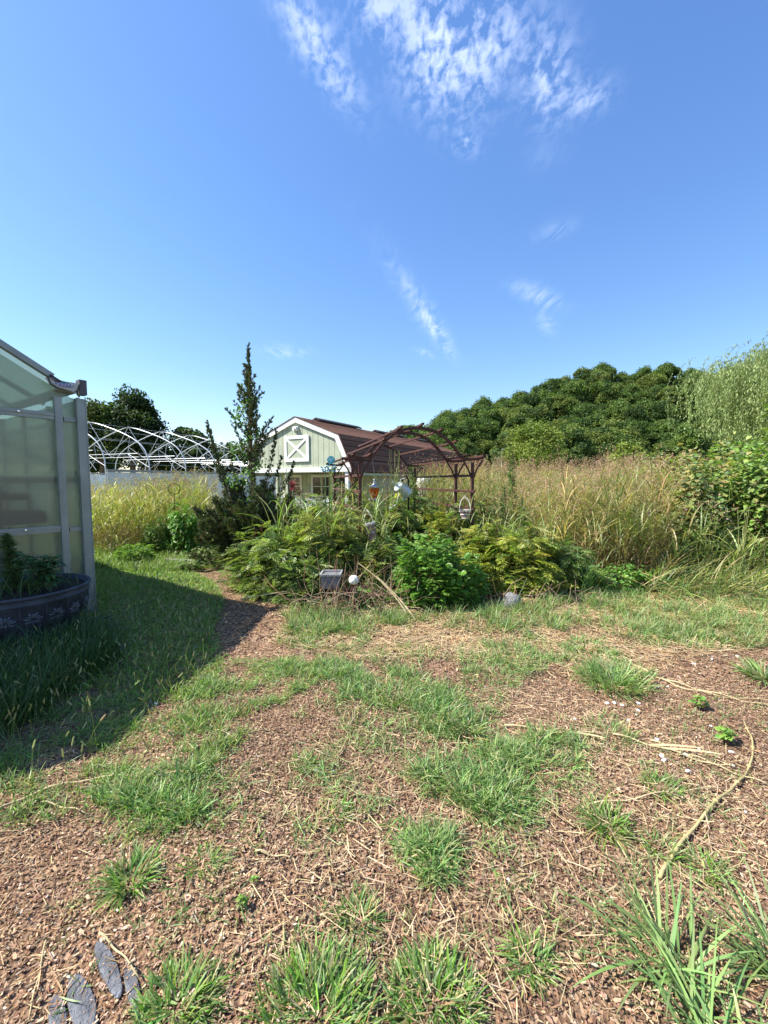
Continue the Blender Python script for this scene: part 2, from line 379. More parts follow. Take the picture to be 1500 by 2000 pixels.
# ---- straw litter
def straw(n, poly, label, cols, ls=(.03, .12), ymin=.85, ymax=7, wd=.0028):
    a = Acc(); p = gpts(n, poly, ymin, ymax); p[:, 2] += rng.uniform(.008, .022, n)
    wv = np.maximum(wd, p[:, 1] * .0011)
    blades(a, p, rng.uniform(0, 6.28, n), R(84) + rng.normal(0, .07, n), rng.normal(0, .12, n), rng.uniform(*ls, n), wv * rng.uniform(.7, 1.3, n), mixcols(cols, n, .2, .04), 2, prof=(.8, 1, .6))
    o = a.build('straw_litter', DRY); return tag(o, label, 'dry straw', kind='stuff')
STR = [(.40, .27, .15), (.30, .18, .10), (.48, .36, .21), (.22, .13, .075), (.34, .2, .12)]
straw(29000, None, 'short dry straw scattered over the mulch', STR, (.02, .075), .85, 6)
straw(14000, [(560, 1185), (1500, 1165), (1500, 1260), (1180, 1330), (980, 1300), (700, 1290), (530, 1260)], 'pale straw lying in front of the shrubs', [(.5, .37, .2), (.42, .28, .15), (.55, .44, .27)], (.05, .2), 3.4, 7, .004)
straw(2600, [(430, 1600), (700, 1350), (1100, 1350), (1500, 1500), (1500, 1990), (500, 1990)], 'loose tan straw bits across the middle of the mulch', [(.55, .42, .26), (.47, .35, .2)], (.03, .11), .85, 4, .003)

# =========================================================== GRASS (stuff)
LAWNC = [(.13, .26, .03), (.18, .31, .04), (.24, .34, .06), (.09, .19, .025), (.28, .3, .1)]
SUNC = [(.145, .265, .075), (.21, .335, .095), (.105, .20, .055), (.26, .34, .11), (.31, .31, .15)]
def lawn(n, poly, label, cols=LAWNC, ln=(.06, .17), wd=.005, ymin=1.2, ymax=9, lean=(.2, 1.1), curl=(.2, 1.1), clump=0):
    def mott(qx, qy, p):
        x, y = p[:, 0], p[:, 1]; v = np.sin(x * 7.1 + 2 * np.sin(y * 3.3)) * np.sin(y * 8.3 + 1.7 * np.sin(x * 4.1)) + .6 * np.sin(x * 17 + y * 9) * np.sin(y * 21 - x * 13)
        return np.clip(.45 + .75 * v, .04, 1)
    a = Acc(); p = gpts(n if not clump else n // clump, poly, ymin, ymax, mott if clump else None)
    if clump:
        p = np.repeat(p, clump, 0); k = len(p); rr = rng.uniform(0, .05, k); aa = rng.uniform(0, 6.28, k); p[:, 0] += rr * np.cos(aa); p[:, 1] += rr * np.sin(aa)
    k = len(p); W = np.maximum(wd, p[:, 1] * .0013) * rng.uniform(.7, 1.25, k)
    blades(a, p, rng.uniform(0, 6.28, k), rng.uniform(*lean, k), rng.uniform(*curl, k), rng.uniform(*ln, k), W, mixcols(cols, k), 3)
    o = a.build('grass', GRASS); return tag(o, label, 'grass', kind='stuff')
lawn(60000, [(150, 1070), (300, 1085), (420, 1140), (440, 1175), (420, 1230), (440, 1290), (420, 1360), (330, 1380), (180, 1350), (60, 1400), (-60, 1500), (-200, 1500), (-60, 1200)],
     'dense green lawn grass beside the greenhouse', LAWNC, (.04, .11), .006, 2.6, 10, (.3, 1.4), (.3, 1.2))
lawn(14000, [(180, 1040), (320, 1055), (420, 1110), (300, 1120), (185, 1112)], 'sunlit yellow green grass behind the greenhouse corner', [(.17, .25, .05), (.22, .28, .07), (.12, .2, .04)], (.08, .25), .008, 7, 11)
lawn(10000, [(60, 1400), (200, 1350), (330, 1380), (440, 1290), (560, 1290), (650, 1310), (560, 1370), (470, 1450), (430, 1500), (480, 1560), (420, 1640), (250, 1640), (150, 1600), (-60, 1640), (-120, 1500)],
     'patchy green grass along the edge of the greenhouse shade', LAWNC + SUNC, (.05, .12), .0045, 1.6, 4.5, (.4, 1.4), (.3, 1.2), 7)
lawn(15000, [(560, 1190), (800, 1200), (1150, 1170), (1250, 1120), (1500, 1150), (1500, 1270), (1350, 1265), (1180, 1225), (1000, 1240), (760, 1235), (560, 1250)],
     'green grass strip along the front of the shrubs', SUNC + [(.2, .22, .09)], (.08, .24), .006, 3.8, 7, (.15, 1.0), (.3, 1.3), 9)
for cx_, cy_, rx_, ry_, n_, lb_ in [(760, 1350, 120, 32, 1500, 'green grass band left of the large bushy tuft'), (860, 1400, 75, 35, 1200, 'grass around the diagonal band'), (940, 1520, 110, 62, 2600, 'large central patch of green grass'),
        (1060, 1480, 90, 40, 1100, 'grass right of the central patch'), (1020, 1280, 95, 35, 1700, 'fresh grass before the right hand shrubs'), (1200, 1310, 70, 30, 1500, 'grass under the large bushy tuft'), (1350, 1250, 170, 25, 2200, 'grass strip at the right below the sweeping grass'),
        (840, 1660, 60, 45, 900, 'small grass patch in the centre foreground'), (640, 1330, 90, 30, 1500, 'grass where the shade ends'), (330, 1560, 150, 45, 1700, 'green weedy patch left of centre'), (640, 1250, 90, 25, 1400, 'grass before the left shrubs')]:
    lawn(n_, [(cx_ + rx_ * math.cos(t) * (1 + .25 * math.sin(3 * t + cx_)), cy_ + ry_ * math.sin(t) * (1 + .2 * math.cos(4 * t))) for t in np.linspace(0, 6.283, 20, False)], lb_, SUNC, (.04, .15), .0058, 1.4, 6, (.4, 1.45), (.3, 1.1), 12)
lawn(5000, [(520, 1290), (760, 1270), (960, 1260), (1010, 1330), (960, 1430), (1150, 1500), (1120, 1640), (800, 1700), (560, 1700), (600, 1450)],
     'thin green grass spreading over the middle of the mulch', SUNC, (.04, .13), .0045, 1.7, 4.5, (.4, 1.3), (.3, 1.0), 8)
lawn(2600, [(430, 1500), (1500, 1350), (1500, 1990), (100, 1990), (100, 1700)], 'sparse grass seedlings in the foreground mulch', SUNC, (.03, .09), .004, .9, 4, (.4, 1.3), (.3, .8), 7)

# foxtail heads in the shaded lawn
def foxtails(n, poly, label, ymin, ymax):
    a = Acc(); p = gpts(n, poly, ymin, ymax); az = rng.uniform(0, 6.28, n); ln = rng.uniform(.12, .3, n)
    q = blades(a, p, az, rng.uniform(.05, .5, n), rng.uniform(.2, .9, n), ln, .0028, mixcols([(.16, .2, .07)], n), 3, prof=(1, 1, 1, .8))
    tip = q[:, -1]; d = norm(q[:, -1] - q[:, -2]); v = T_tri(.2, 0, 0)[0]
    T = (np.array([(0, 0, 0), (.09, .25, 0), (0, .25, .09), (-.09, .25, 0), (0, .25, -.09), (.07, .8, 0), (0, .8, .07), (-.07, .8, 0), (0, .8, -.07), (0, 1, 0)], float),
         [np.array([(0, 1, 2), (0, 2, 3), (0, 3, 4), (0, 4, 1), (5, 9, 6), (6, 9, 7), (7, 9, 8), (8, 9, 5)]), np.array([(1, 5, 6, 2), (2, 6, 7, 3), (3, 7, 8, 4), (4, 8, 5, 1)])], np.ones(10))
    inst(a, T, d + rng.normal(0, .15, (n, 3)), UPV + 0 * d + rng.normal(0, .2, (n, 3)), tip, rng.uniform(.035, .065, n), mixcols([(.3, .32, .14), (.38, .36, .17)], n))
    o = a.build('foxtail_grass', GRASS); return tag(o, label, 'grass', kind='stuff')
foxtails(850, [(170, 1120), (420, 1150), (430, 1260), (380, 1360), (0, 1500), (-100, 1400), (0, 1260)], 'foxtail seed heads nodding over the shaded lawn', 1.8, 8)
foxtails(90, [(0, 1380), (400, 1340), (520, 1400), (420, 1560), (0, 1640)], 'foxtail seed heads over the patchy grass edge', 1.5, 4)

# separate tufts one can point at
def tuft_mesh(n, ln, wd, cols, spread, lean=(.25, 1.5), curl=(.3, 1.2), dry=.1, seed=0):
    a = Acc(); rr = spread * np.sqrt(rng.random(n)); aa = rng.uniform(0, 6.28, n)
    p = np.stack([rr * np.cos(aa), rr * np.sin(aa), np.full(n, 0.)], 1)
    az = aa + rng.normal(0, .7, n)
    c = mixcols(cols, n); dm = rng.random(n) < dry; c[dm] = jit((.38, .3, .15), dm.sum())
    blades(a, p, az, rng.uniform(*lean, n), rng.uniform(*curl, n), rng.uniform(ln * .45, ln, n), wd * rng.uniform(.6, 1.2, n), c, 5, ground=0.0)
    return a
tufts = [  # px, py, number, length, width, spread, label, kind
    (845, 1950, 560, .115, .0055, .095, 'thick grass tuft at the bottom centre edge', 0),
    (620, 1990, 640, .12, .0055, .125, 'wide grass tuft at the bottom edge left of centre', 0),
    (345, 1975, 420, .11, .005, .08, 'bright grass tuft beside the buried grey stones', 0),
    (1035, 1875, 150, .1, .0045, .05, 'small grass tuft right of the thick bottom centre tuft', 0),
    (255, 1725, 190, .15, .005, .05, 'dark green tuft standing alone above the buried stones', 0),
    (400, 1700, 90, .1, .004, .05, 'thin tuft just right of the dark green lone tuft', 0),
    (700, 1790, 110, .11, .0045, .05, 'small spiky tuft above the wide bottom tuft', 0),
    (1185, 1610, 190, .15, .005, .06, 'round green tuft in bare mulch left of the long curved stalk', 0),
    (1290, 1550, 120, .12, .0045, .06, 'low flat tuft below the white pebbles', 0),
    (1290, 1660, 90, .1, .0045, .04, 'small tuft against the lower part of the curved stalk', 0),
    (1380, 1705, 110, .1, .004, .05, 'grey green tuft right of the curved stalk foot', 0),
    (840, 1680, 110, .11, .005, .07, 'tuft in the centre of the mulch below the large patch', 0),
    (655, 1590, 90, .11, .0045, .05, 'small flat tuft left of the centre tuft', 0),
    (590, 1490, 90, .1, .0045, .04, 'small bright tuft near the shade edge', 0),
    (1200, 1335, 520, .24, .006, .17, 'large bushy blue green tuft in the sun at right', 1),
    (1145, 1262, 260, .2, .006, .12, 'blue green tuft just behind the large bushy one', 1),
    (1010, 1285, 330, .2, .006, .15, 'fresh green tuft left of the large bushy tuft', 1),
    (980, 1330, 130, .16, .005, .1, 'lower tuft below the fresh green tuft', 1),
    (1490, 1330, 140, .26, .008, .07, 'coarse tuft cut by the right edge of the picture', 1),
    (690, 1340, 120, .14, .005, .08, 'tuft at the left end of the diagonal grass band', 1),
    (770, 1365, 260, .18, .005, .13, 'tuft inside the upper part of the diagonal grass band', 1),
    (850, 1400, 300, .19, .0055, .13, 'tuft inside the lower part of the diagonal grass band', 1),
    (920, 1430, 80, .24, .0085, .05, 'coarse drooping tuft ending the diagonal grass band', 1),
    (880, 1520, 260, .16, .005, .14, 'left half of the large central grass patch', 1),
    (960, 1550, 320, .18, .0055, .15, 'dense core of the large central grass patch', 1),
    (1060, 1500, 180, .15, .005, .12, 'right end of the large central grass patch', 1),
    (1190, 1440, 170, .13, .0045, .11, 'low tuft where the pale stalks lie', 1),
    (600, 1235, 240, .22, .0065, .16, 'tuft growing in front of the left shrub', 1),
    (700, 1235, 160, .2, .0065, .13, 'tuft in front of the fallen dry stems', 1),
    (1230, 1235, 240, .2, .0065, .2, 'tuft at the middle of the back grass strip', 1),
    (1370, 1250, 240, .2, .0065, .2, 'tuft near the right end of the back grass strip', 1),
]
for px, py, n, ln, wd, sp, lb, kd in tufts:
    o = tuft_mesh(int(n * 1.35), ln * .85, wd * 1.15, SUNC if kd else LAWNC[:2] + SUNC, sp * 1.3, dry=.12).build('grass_tuft', GRASS)
    g = G(px, py); g.z = float(gh(g.x, g.y)); o.location = g; tag(o, lb, 'grass tuft', 'grass tufts on the mulch')
# coarse wide bladed grass bottom right
for px, py, n, lb, azc in [(1300, 1890, 60, 'coarse wide bladed grass clump sprawling at bottom right', 2.2), (1530, 1900, 60, 'coarse wide bladed grass clump cut by the bottom right corner', 2.6), (1400, 2040, 40, 'coarse grass clump at the bottom edge on the right', 1.7)]:
    a = Acc(); p = np.zeros((n, 3)); p[:, 0] = rng.normal(0, .04, n); p[:, 1] = rng.normal(0, .04, n)
    blades(a, p, azc + rng.normal(0, 1.25, n), rng.uniform(.5, 1.25, n), rng.uniform(.4, 1.1, n), rng.uniform(.14, .36, n), rng.uniform(.006, .0105, n), mixcols([(.22, .32, .11), (.27, .36, .13), (.17, .26, .085)], n), 8, twist=rng.uniform(-.4, .4, n))
    o = a.build('coarse_grass_clump', GRASS); g = G(px, py); g.z = float(gh(g.x, g.y)); o.location = g; tag(o, lb, 'grass tuft', 'coarse grass clumps at the bottom right')

# =========================================================== HILL + TREES
def crestz(px):
    return np.interp(px, [640, 760, 815, 870, 940, 1000, 1080, 1140, 1270, 1340, 1400, 1500, 1800], [0, 0, 6.5, 13.0, 17, 20.5, 25.5, 29.0, 29.5, 28.0, 29, 33, 38])
def hillz(x, y):
    px = 750 + F * x / np.maximum(y, 1); s = np.clip((y - 82) / 70, 0, 1); s = s * s * (3 - 2 * s)
    return crestz(px) * s
ys = np.linspace(80, 320, 40); pxs = np.linspace(600, 2100, 70)
Y, PX = np.meshgrid(ys, pxs, indexing='ij'); X = (PX - 750) / F * Y; Z = hillz(X, Y) - .3
a = Acc(); i = np.arange(39)[:, None] * 70 + np.arange(69)[None]
a.add(np.stack([X, Y, Z], -1).reshape(-1, 3), (.05, .07, .03), [np.stack([i, i + 1, i + 71, i + 70], -1).reshape(-1, 4)])
ho = a.build('hill', mat('hill_soil', (.045, .06, .025), .95, 0, .4, .3, .2), smooth=True); ho['kind'] = 'structure'

def crown_mesh(acc, rx, rz, zc, lobes, per, card, cols, seed, low=-.5, lobe_r=(.17, .36), mi=0):
    g = np.random.default_rng(seed)
    for _ in range(lobes):
        z = g.uniform(low, 1); a_ = g.uniform(0, 6.28); r = math.sqrt(max(0, 1 - z * z)) * g.uniform(.45, .8)
        c = np.array([r * math.cos(a_) * rx, r * math.sin(a_) * rx, zc + z * rz * .68]); lr = g.uniform(*lobe_r) * rx
        d = g.normal(0, 1, (per, 3)); d = norm(d); d[:, 2] = np.where(d[:, 2] < -.3, -d[:, 2], d[:, 2])
        d = d * g.uniform(.65, 1.45, 3)
        p = c + d * lr * g.uniform(.6, 1.22, (per, 1)) * np.array([1, 1, .85])
        fw = norm(d + g.normal(0, .9, (per, 3)))
        lc = np.asarray(cols[g.integers(0, len(cols))]) * g.uniform(.8, 1.2)
        cc = np.clip(lc * (1 + g.normal(0, .18, (per, 1))), .004, 1)
        inst(acc, BROADQ, fw, norm(d * .7 + g.normal(0, .5, (per, 3))), p, card * g.uniform(.6, 1.3, per), cc, mi)
BROADQ = (np.array([(0, -.5, 0), (.42, -.1, .1), (.3, .4, 0), (0, .6, -.1), (-.35, .35, 0), (-.42, -.1, .1)], float), [np.array([(0, 1, 2, 3, 4, 5)])], np.ones(6))
def trunk(acc, h, r, c=(.16, .12, .09), limbs=5, reach=2.0, mi=1, seed=0, z0=.25):
    g = random.Random(seed); lean = (g.uniform(-.04, .04) * h, g.uniform(-.04, .04) * h)
    tube(acc, [(lean[0] * t * t, lean[1] * t * t, h * t) for t in (-.02, .25, .5, .75, 1)], [r * 1.15, r * .9, r * .7, r * .5, r * .2], c, 7, mi)
    for k in range(limbs):
        t = g.uniform(z0, .85); a_ = g.uniform(0, 6.28); L_ = reach * g.uniform(.6, 1)
        b0 = Vector((lean[0] * t * t, lean[1] * t * t, h * t)); dr = Vector((math.cos(a_), math.sin(a_), g.uniform(.4, 1)))
        tube(acc, [b0, b0 + dr * L_ * .4, b0 + dr * L_ * .75 + Vector((0, 0, .1 * L_)), b0 + dr * L_ + Vector((0, 0, .25 * L_))], [r * .45, r * .32, r * .2, r * .07], c, 5, mi)
FOR = [(.07, .12, .028), (.095, .15, .036), (.125, .18, .04), (.055, .095, .026), (.165, .205, .05), (.085, .13, .038), (.115, .155, .034)]
protos = []
for k in range(7):
    a = Acc(); rx = 4.6 + (k % 3) * .5; rz = 5.2 + (k % 2) * 1.0
    crown_mesh(a, rx, rz, 7.2, 46, 240, .32, FOR[(k % 5):(k % 5) + 3], 100 + k); trunk(a, 8.5, .28, limbs=5, reach=3, seed=k, z0=.4)
    protos.append(a)
pm = []
used = 0
for k, a in enumerate(protos):
    o = a.build('forest_tree', [FAR, BARK]); pm.append(o)
cnt = 0; placed = []
g = np.random.default_rng(5)
while cnt < 299:
    y = g.uniform(84, 156); px = g.uniform(735, 1640); x = (px - 750) / F * y
    if crestz(px) < 3 and g.random() < .7: continue
    if any((x - q[0]) ** 2 + (y - q[1]) ** 2 < 5.0 ** 2 for q in placed[-400:]):
        if g.random() < .97: continue
    placed.append((x, y)); k = cnt % len(pm)
    o = pm[k] if cnt < len(pm) else pm[k].copy()
    if cnt >= len(pm): col.objects.link(o)
    s = g.uniform(.58, 1.08) * (1.0 if y < 145 else .95)
    o.location = (x, y, float(hillz(np.array(x), np.array(y))) - .6); o.scale = (s, s, s * g.uniform(.9, 1.15)); o.rotation_euler = (0, 0, g.uniform(0, 6.28))
    tag(o, 'dark green broadleaf tree in the dense wood on the hillside', 'tree', 'trees of the wooded hillside'); cnt += 1

# shrubby undergrowth between the trees of the hill
a = Acc(); n = 60000; yy = rng.uniform(82, 154, n); pp_ = rng.uniform(730, 1700, n); xx = (pp_ - 750) / F * yy; ok = crestz(pp_) > 2; yy, xx = yy[ok], xx[ok]; n = len(xx)
cl = np.sin(xx * .9 + 2 * np.sin(yy * .4)) * np.sin(yy * .8 + xx * .3); hz_ = hillz(xx, yy) + rng.uniform(-.2, 1, n) * (3.2 + 2.2 * cl)
inst(a, BROADQ, rdir(n, -.2, 1), rdir(n, 0, 1), np.stack([xx, yy, hz_], 1), rng.uniform(.25, .6, n), mixcols(FOR[:5], n)); o = a.build('undergrowth', FAR); tag(o, 'green undergrowth filling the gaps in the hillside wood', 'undergrowth', kind='stuff')

def far_tree(px, base_y, Y, h, rx, cols, label, seed, name='broadleaf_tree', group=None, lobes=34, per=260, card=.36, lobe_r=(.28, .46), low=-.6):
    x = (px - 750) / F * Y; root = empty(name, (x, Y, base_y), label, 'tree', group)
    a = Acc(); crown_mesh(a, rx, h * .46, h * .58, lobes, per, card, cols, seed, low, lobe_r); a.build('crown', FAR, root)
    b_ = Acc(); trunk(b_, h * .8, .028 * h + .05, limbs=7, reach=rx * .7, mi=0, seed=seed); b_.build('trunk', BARK, root, smooth=True)
    return root
YG = [(.19, .24, .045), (.23, .28, .06), (.14, .19, .04)]; DG = [(.04, .07, .022), (.055, .09, .026), (.07, .1, .034)]
far_tree(1038, 0, 76, 11.6, 5.2, YG, 'rounded yellow green tree standing before the dark hillside wood', 301, card=.3, lobes=44)
far_tree(985, 0, 79, 7, 2.6, [(.12, .15, .08)], 'small greyish shrubby tree left of the rounded yellow green tree', 302, card=.35, lobes=16)
far_tree(1225, 0, 78, 8.6, 3.2, YG, 'small yellow green tree at the foot of the hillside wood', 303, card=.4, lobes=20)
far_tree(1120, 0, 80, 6.5, 3.0, DG, 'low dark tree between the two yellow green trees', 304, card=.4, lobes=18)
far_tree(262, 0, 62, 14.6, 4.5, [(.022, .045, .014), (.03, .055, .016), (.045, .075, .02)], 'tall dark oak rising above the hoop house frame', 305, card=.3, lobes=50, per=300)
far_tree(203, 0, 60, 12.6, 4.4, [(.09, .11, .03), (.07, .1, .028)], 'olive green tree left of the tall dark oak', 306, card=.3, lobes=40)
far_tree(372, 0, 64, 9.4, 3.2, DG, 'medium tree showing above the far end of the hoop house frame', 307, card=.4, lobes=22)
for k, (px, h) in enumerate([(120, 10), (170, 8.5), (225, 8), (300, 7.6), (335, 6.9), (410, 7.5), (445, 6.6), (480, 6.9), (520, 7.2), (560, 6.2), (600, 6), (640, 5.5), (685, 6.0), (730, 6.2), (770, 7), (800, 8), (30, 9), (-60, 11)]):
    far_tree(px, 0, 66 + (k % 3) * 3, h, 4.2, DG, 'low dark tree in the shaded hedge line behind the hoop house', 330 + k, group='trees of the dark hedge line', lobes=18, per=170, card=.4)

# transmission pylon
root = empty('pylon', P(176, 940, 300) * 1.0, 'faint grey lattice power pylon far behind the olive green tree', 'pylon'); root.location.z = 0
a = Acc(); H = 52; GREY = mat('galvanised', (.3, .32, .34), .5, .6)
for sx_ in (-1, 1):
    for sy_ in (-1, 1):
        tube(a, [(sx_ * 4, sy_ * 4, 0), (sx_ * 1.2, sy_ * 1.2, 30), (sx_ * .6, sy_ * .6, H)], [.25, .2, .12], sides=4)
for k in range(12):
    z0, z1 = k * H / 12, (k + 1) * H / 12; w0 = np.interp(z0, [0, 30, H], [4, 1.2, .6]); w1 = np.interp(z1, [0, 30, H], [4, 1.2, .6])
    for s_ in (-1, 1): tube(a, [(-w0, s_ * w0, z0), (w1, s_ * w1, z1)], .12, sides=4); tube(a, [(w0, s_ * w0, z0), (-w1, s_ * w1, z1)], .12, sides=4)
a.build('mast', GREY, root)
for z in (36, 43, 50):
    a = Acc(); L_ = 9 - (z - 36) * .25
    tube(a, [(-L_, 0, z), (L_, 0, z)], .16, sides=4); tube(a, [(-L_, 0, z), (0, 0, z + 2.2)], .13, sides=4); tube(a, [(L_, 0, z), (0, 0, z + 2.2)], .13, sides=4)
    a.build('crossarm', GREY, root)

# willow
def willow():
    base = Vector((26.8, 24.0, 0)); root = empty('willow_tree', base, 'tall weeping willow with hanging pale green strands at the right edge', 'tree')
    a = Acc(); g = random.Random(3)
    tube(a, [(0, 0, -.1), (.1, 0, 1.5), (-.2, .1, 3.2), (-.1, 0, 4.6)], [.5, .42, .36, .28], (.17, .13, .1), 9)
    pts = []
    for k in range(26):
        az = k * 2.4 + g.uniform(-.3, .3); rr = g.uniform(2.2, 6.8); hh = 11.0 - .06 * rr * rr + g.uniform(-1.2, .5); 
        if k % 3 == 0: hh -= 2.6
        e = Vector((math.cos(az) * rr, math.sin(az) * rr, hh))
        s = Vector((-.1, 0, g.uniform(2.5, 4.6))); m1 = s.lerp(e, .45) + Vector((0, 0, .7)); m2 = s.lerp(e, .8) + Vector((0, 0, .9))
        tube(a, [s, m1, m2, e], [.14, .1, .055, .02], (.19, .15, .09), 6)
        for t in np.linspace(.3, 1, 12):
            q = (s.lerp(m1, t / .45) if t < .45 else (m1.lerp(m2, (t - .45) / .35) if t < .8 else m2.lerp(e, (t - .8) / .2))); pts.append((q, e))
    a.build('trunk', BARK, root, smooth=True)
    c = Acc(); SP = []; SD = []; SCc = []
    gr = np.random.default_rng(9)
    for q, e in pts:
        for _ in range(24):
            off = Vector((gr.normal(0, .8), gr.normal(0, .8), gr.normal(.1, .35))); s = q + off
            out = Vector((s.x, s.y, 0)).normalized() * gr.uniform(.25, 1.0); ln = gr.uniform(.9, 4.4); n = int(ln / .07)
            t = np.linspace(0, 1, n); drop = ln * (t ** 1.25); ox = np.minimum(t * 2.4, 1) 
            p = np.stack([s.x + out.x * ox + .12 * np.sin(t * 5 + gr.uniform(0, 6)), s.y + out.y * ox, s.z - drop + .2 * np.sin(np.minimum(t * 3, 1) * 3.14)], 1)
            p = p[p[:, 2] > 1.6]
            if len(p) < 5: continue
            step = max(1, len(p) // 6); 
            tube(c, p[::step], .008, (.2, .22, .07), 3, cap=False)
            m_ = len(p); SP.append(p); a_ = gr.uniform(0, 6.28, m_)
            SD.append(np.stack([np.cos(a_) * .55, np.sin(a_) * .55, np.full(m_, -1.)], 1)); cc = np.array([.27, .34, .14]) * gr.uniform(.75, 1.25)
            SCc.append(np.clip(cc * (1 + gr.normal(0, .15, (m_, 1))), .01, 1))
    SP, SD, SCc = map(np.concatenate, (SP, SD, SCc)); 
    inst(c, T_tri(.3, .02, .0), SD, rdir(len(SP)), SP + gr.normal(0, .05, (len(SP), 3)), gr.uniform(.12, .23, len(SP)), SCc)
    c.build('foliage', FAR, root)
willow()

# =========================================================== BARN
WHITE = mat('white_trim', (.8, .8, .77), .6, 0, .08, 6, .06); SAGE = mat('sage_siding', (.42, .45, .33), .75, 0, .2, 2.2, .15)
DARKGLASS = mat('window_glass', (.02, .022, .02), .12, 0, .1, 3, 0, spec=.6)
def shingle(name, c1, c2):
    m, t_, b_ = newmat(name); tcn_ = t_.nodes.new('ShaderNodeTexCoord')
    mp = t_.nodes.new('ShaderNodeMapping'); t_.links.new(tcn_.outputs['Object'], mp.inputs[0]); mp.inputs['Rotation'].default_value = (R(90), 0, R(90))
    br = t_.nodes.new('ShaderNodeTexBrick'); t_.links.new(mp.outputs[0], br.inputs['Vector'])
    br.inputs['Color1'].default_value = (*c1, 1); br.inputs['Color2'].default_value = (*c2, 1); br.inputs['Mortar'].default_value = (.03, .022, .02, 1)
    br.inputs['Scale'].default_value = 1; br.inputs['Brick Width'].default_value = .22; br.inputs['Row Height'].default_value = .09; br.inputs['Mortar Size'].default_value = .006
    t_.links.new(br.outputs[0], b_.inputs['Base Color']); b_.inputs['Roughness'].default_value = .95; b_.inputs['Specular IOR Level'].default_value = .15
    n_ = t_.nodes.new('ShaderNodeTexNoise'); n_.inputs['Scale'].default_value = 30; t_.links.new(tcn_.outputs['Object'], n_.inputs['Vector'])
    bp_ = t_.nodes.new('ShaderNodeBump'); bp_.inputs['Strength'].default_value = .5; bp_.inputs['Distance'].default_value = .02; t_.links.new(n_.outputs[0], bp_.inputs['Height']); t_.links.new(bp_.outputs[0], b_.inputs['Normal'])
    return m
SHING = shingle('brown_shingle', (.13, .066, .046), (.22, .115, .08))
VENT = mat('ridge_vent', (.03, .027, .025), .8)
def barn():
    BA = R(30)            # local +y = away along the ridge, +x = right along the gable
    root = empty('barn_shed', (-2.67, 13.0, 0), 'sage green gambrel roofed garden shed with white trim and brown shingles', 'shed', rz=-BA)
    L_ = 10.2; wx = 1.95; pr = [(-2.12, 1.87), (-1.62, 2.93), (0, 3.55), (1.62, 2.93), (2.12, 1.87)]
    # walls : boards with grooves between
    a = Acc()
    def top(x): return np.interp(x, [p[0] for p in pr], [p[1] for p in pr]) - .07
    bw = .2; x = -wx
    while x < wx - .01:
        x1 = min(x + bw - .012, wx); o_ = [(x, 2.0), (x1, 2.0), (x1, top(x1)), (x, top(x))]
        if x < 0 < x1: o_ = [(x, 2.0), (x1, 2.0), (x1, top(x1)), (0, top(0)), (x, top(x))]
        prism(a, o_, (0, -.022, 0), (1, 0, 0), (0, 0, 1), (0, 1, 0), .022); x += bw
    prism(a, [(-wx, 1.88), (wx, 1.88), (wx, top(wx)), (1.6, top(1.6)), (0, top(0)), (-1.6, top(-1.6)), (-wx, top(-wx))], (0, 0, 0), (1, 0, 0), (0, 0, 1), (0, 1, 0), .06)
    a.build('gable_wall', SAGE, root)
    a = Acc(); x = -wx + .03
    while x < wx - .05:       # porch back wall boards
        box(a, (x + .094, 1.3, .93), (.188, .03, 1.86)); x += .2
    box(a, (0, 1.34, .93), (3.9, .04, 1.86)); box(a, (0, L_ - .05, .93), (3.9, .06, 1.86))
    prism(a, [(-wx, 1.86), (wx, 1.86), (1.6, top(1.6)), (0, top(0)), (-1.6, top(-1.6))], (0, L_ - .08, 0), (1, 0, 0), (0, 0, 1), (0, 1, 0), .06)
    for s_ in (-1, 1):
        y = 1.36
        while y < L_ - .1:
            box(a, (s_ * wx, y + .15, .93), (.03, .29, 1.86)); y += .3
        box(a, (s_ * (wx - .03), 1.36 + (L_ - 1.4) / 2, .93), (.025, L_ - 1.45, 1.86))
    a.build('wall', SAGE, root)
    # roof : upper and lower slopes with thickness
    for nm, i0, i1 in (('lower', 0, 1), ('upper', 1, 2), ('upper', 2, 3), ('lower', 3, 4)):
        (xa, za), (xb, zb) = pr[i0], pr[i1]; d = Vector((xb - xa, 0, zb - za)).normalized(); nrm = Vector((-d.z, 0, d.x))
        a = Acc(); ln = math.hypot(xb - xa, zb - za); rows = int(ln / .125)
        for k in range(rows):      # courses of shingles, each overlapping the one below
            t0 = k / rows; t1 = (k + 1) / rows; 
            if i0 >= 2: t0, t1 = 1 - t1, 1 - t0
            p0 = Vector((xa + (xb - xa) * t0, 0, za + (zb - za) * t0)); p1 = Vector((xa + (xb - xa) * t1, 0, za + (zb - za) * t1))
            e0, e1 = (.030, .021) if i0 < 2 else (.021, .030)
            v = [p0, p1, p1 + nrm * e1, p0 + nrm * e0]
            vv = [(q.x, y, q.z) for y in (-.10, L_ + .08) for q in v]
            a.add(vv, (.2, .1, .07), [np.array([(0, 1, 2, 3), (7, 6, 5, 4), (3, 2, 6, 7), (0, 4, 5, 1), (0, 3, 7, 4), (1, 5, 6, 2)])])
        a.build('roof', SHING, root)
    # white rake boards and fascia
    a = Acc()
    out = pr; inn = [(-1.98, 1.87), (-1.5, 2.83), (0, 3.4), (1.5, 2.83), (1.98, 1.87)]
    for i in range(4):
        o_ = [out[i], out[i + 1], inn[i + 1], inn[i]][::-1]; prism(a, [(x_, z_ - .004) for x_, z_ in o_], (0, -.085, 0), (1, 0, 0), (0, 0, 1), (0, 1, 0), .06)
    a.build('rake_trim', WHITE, root)
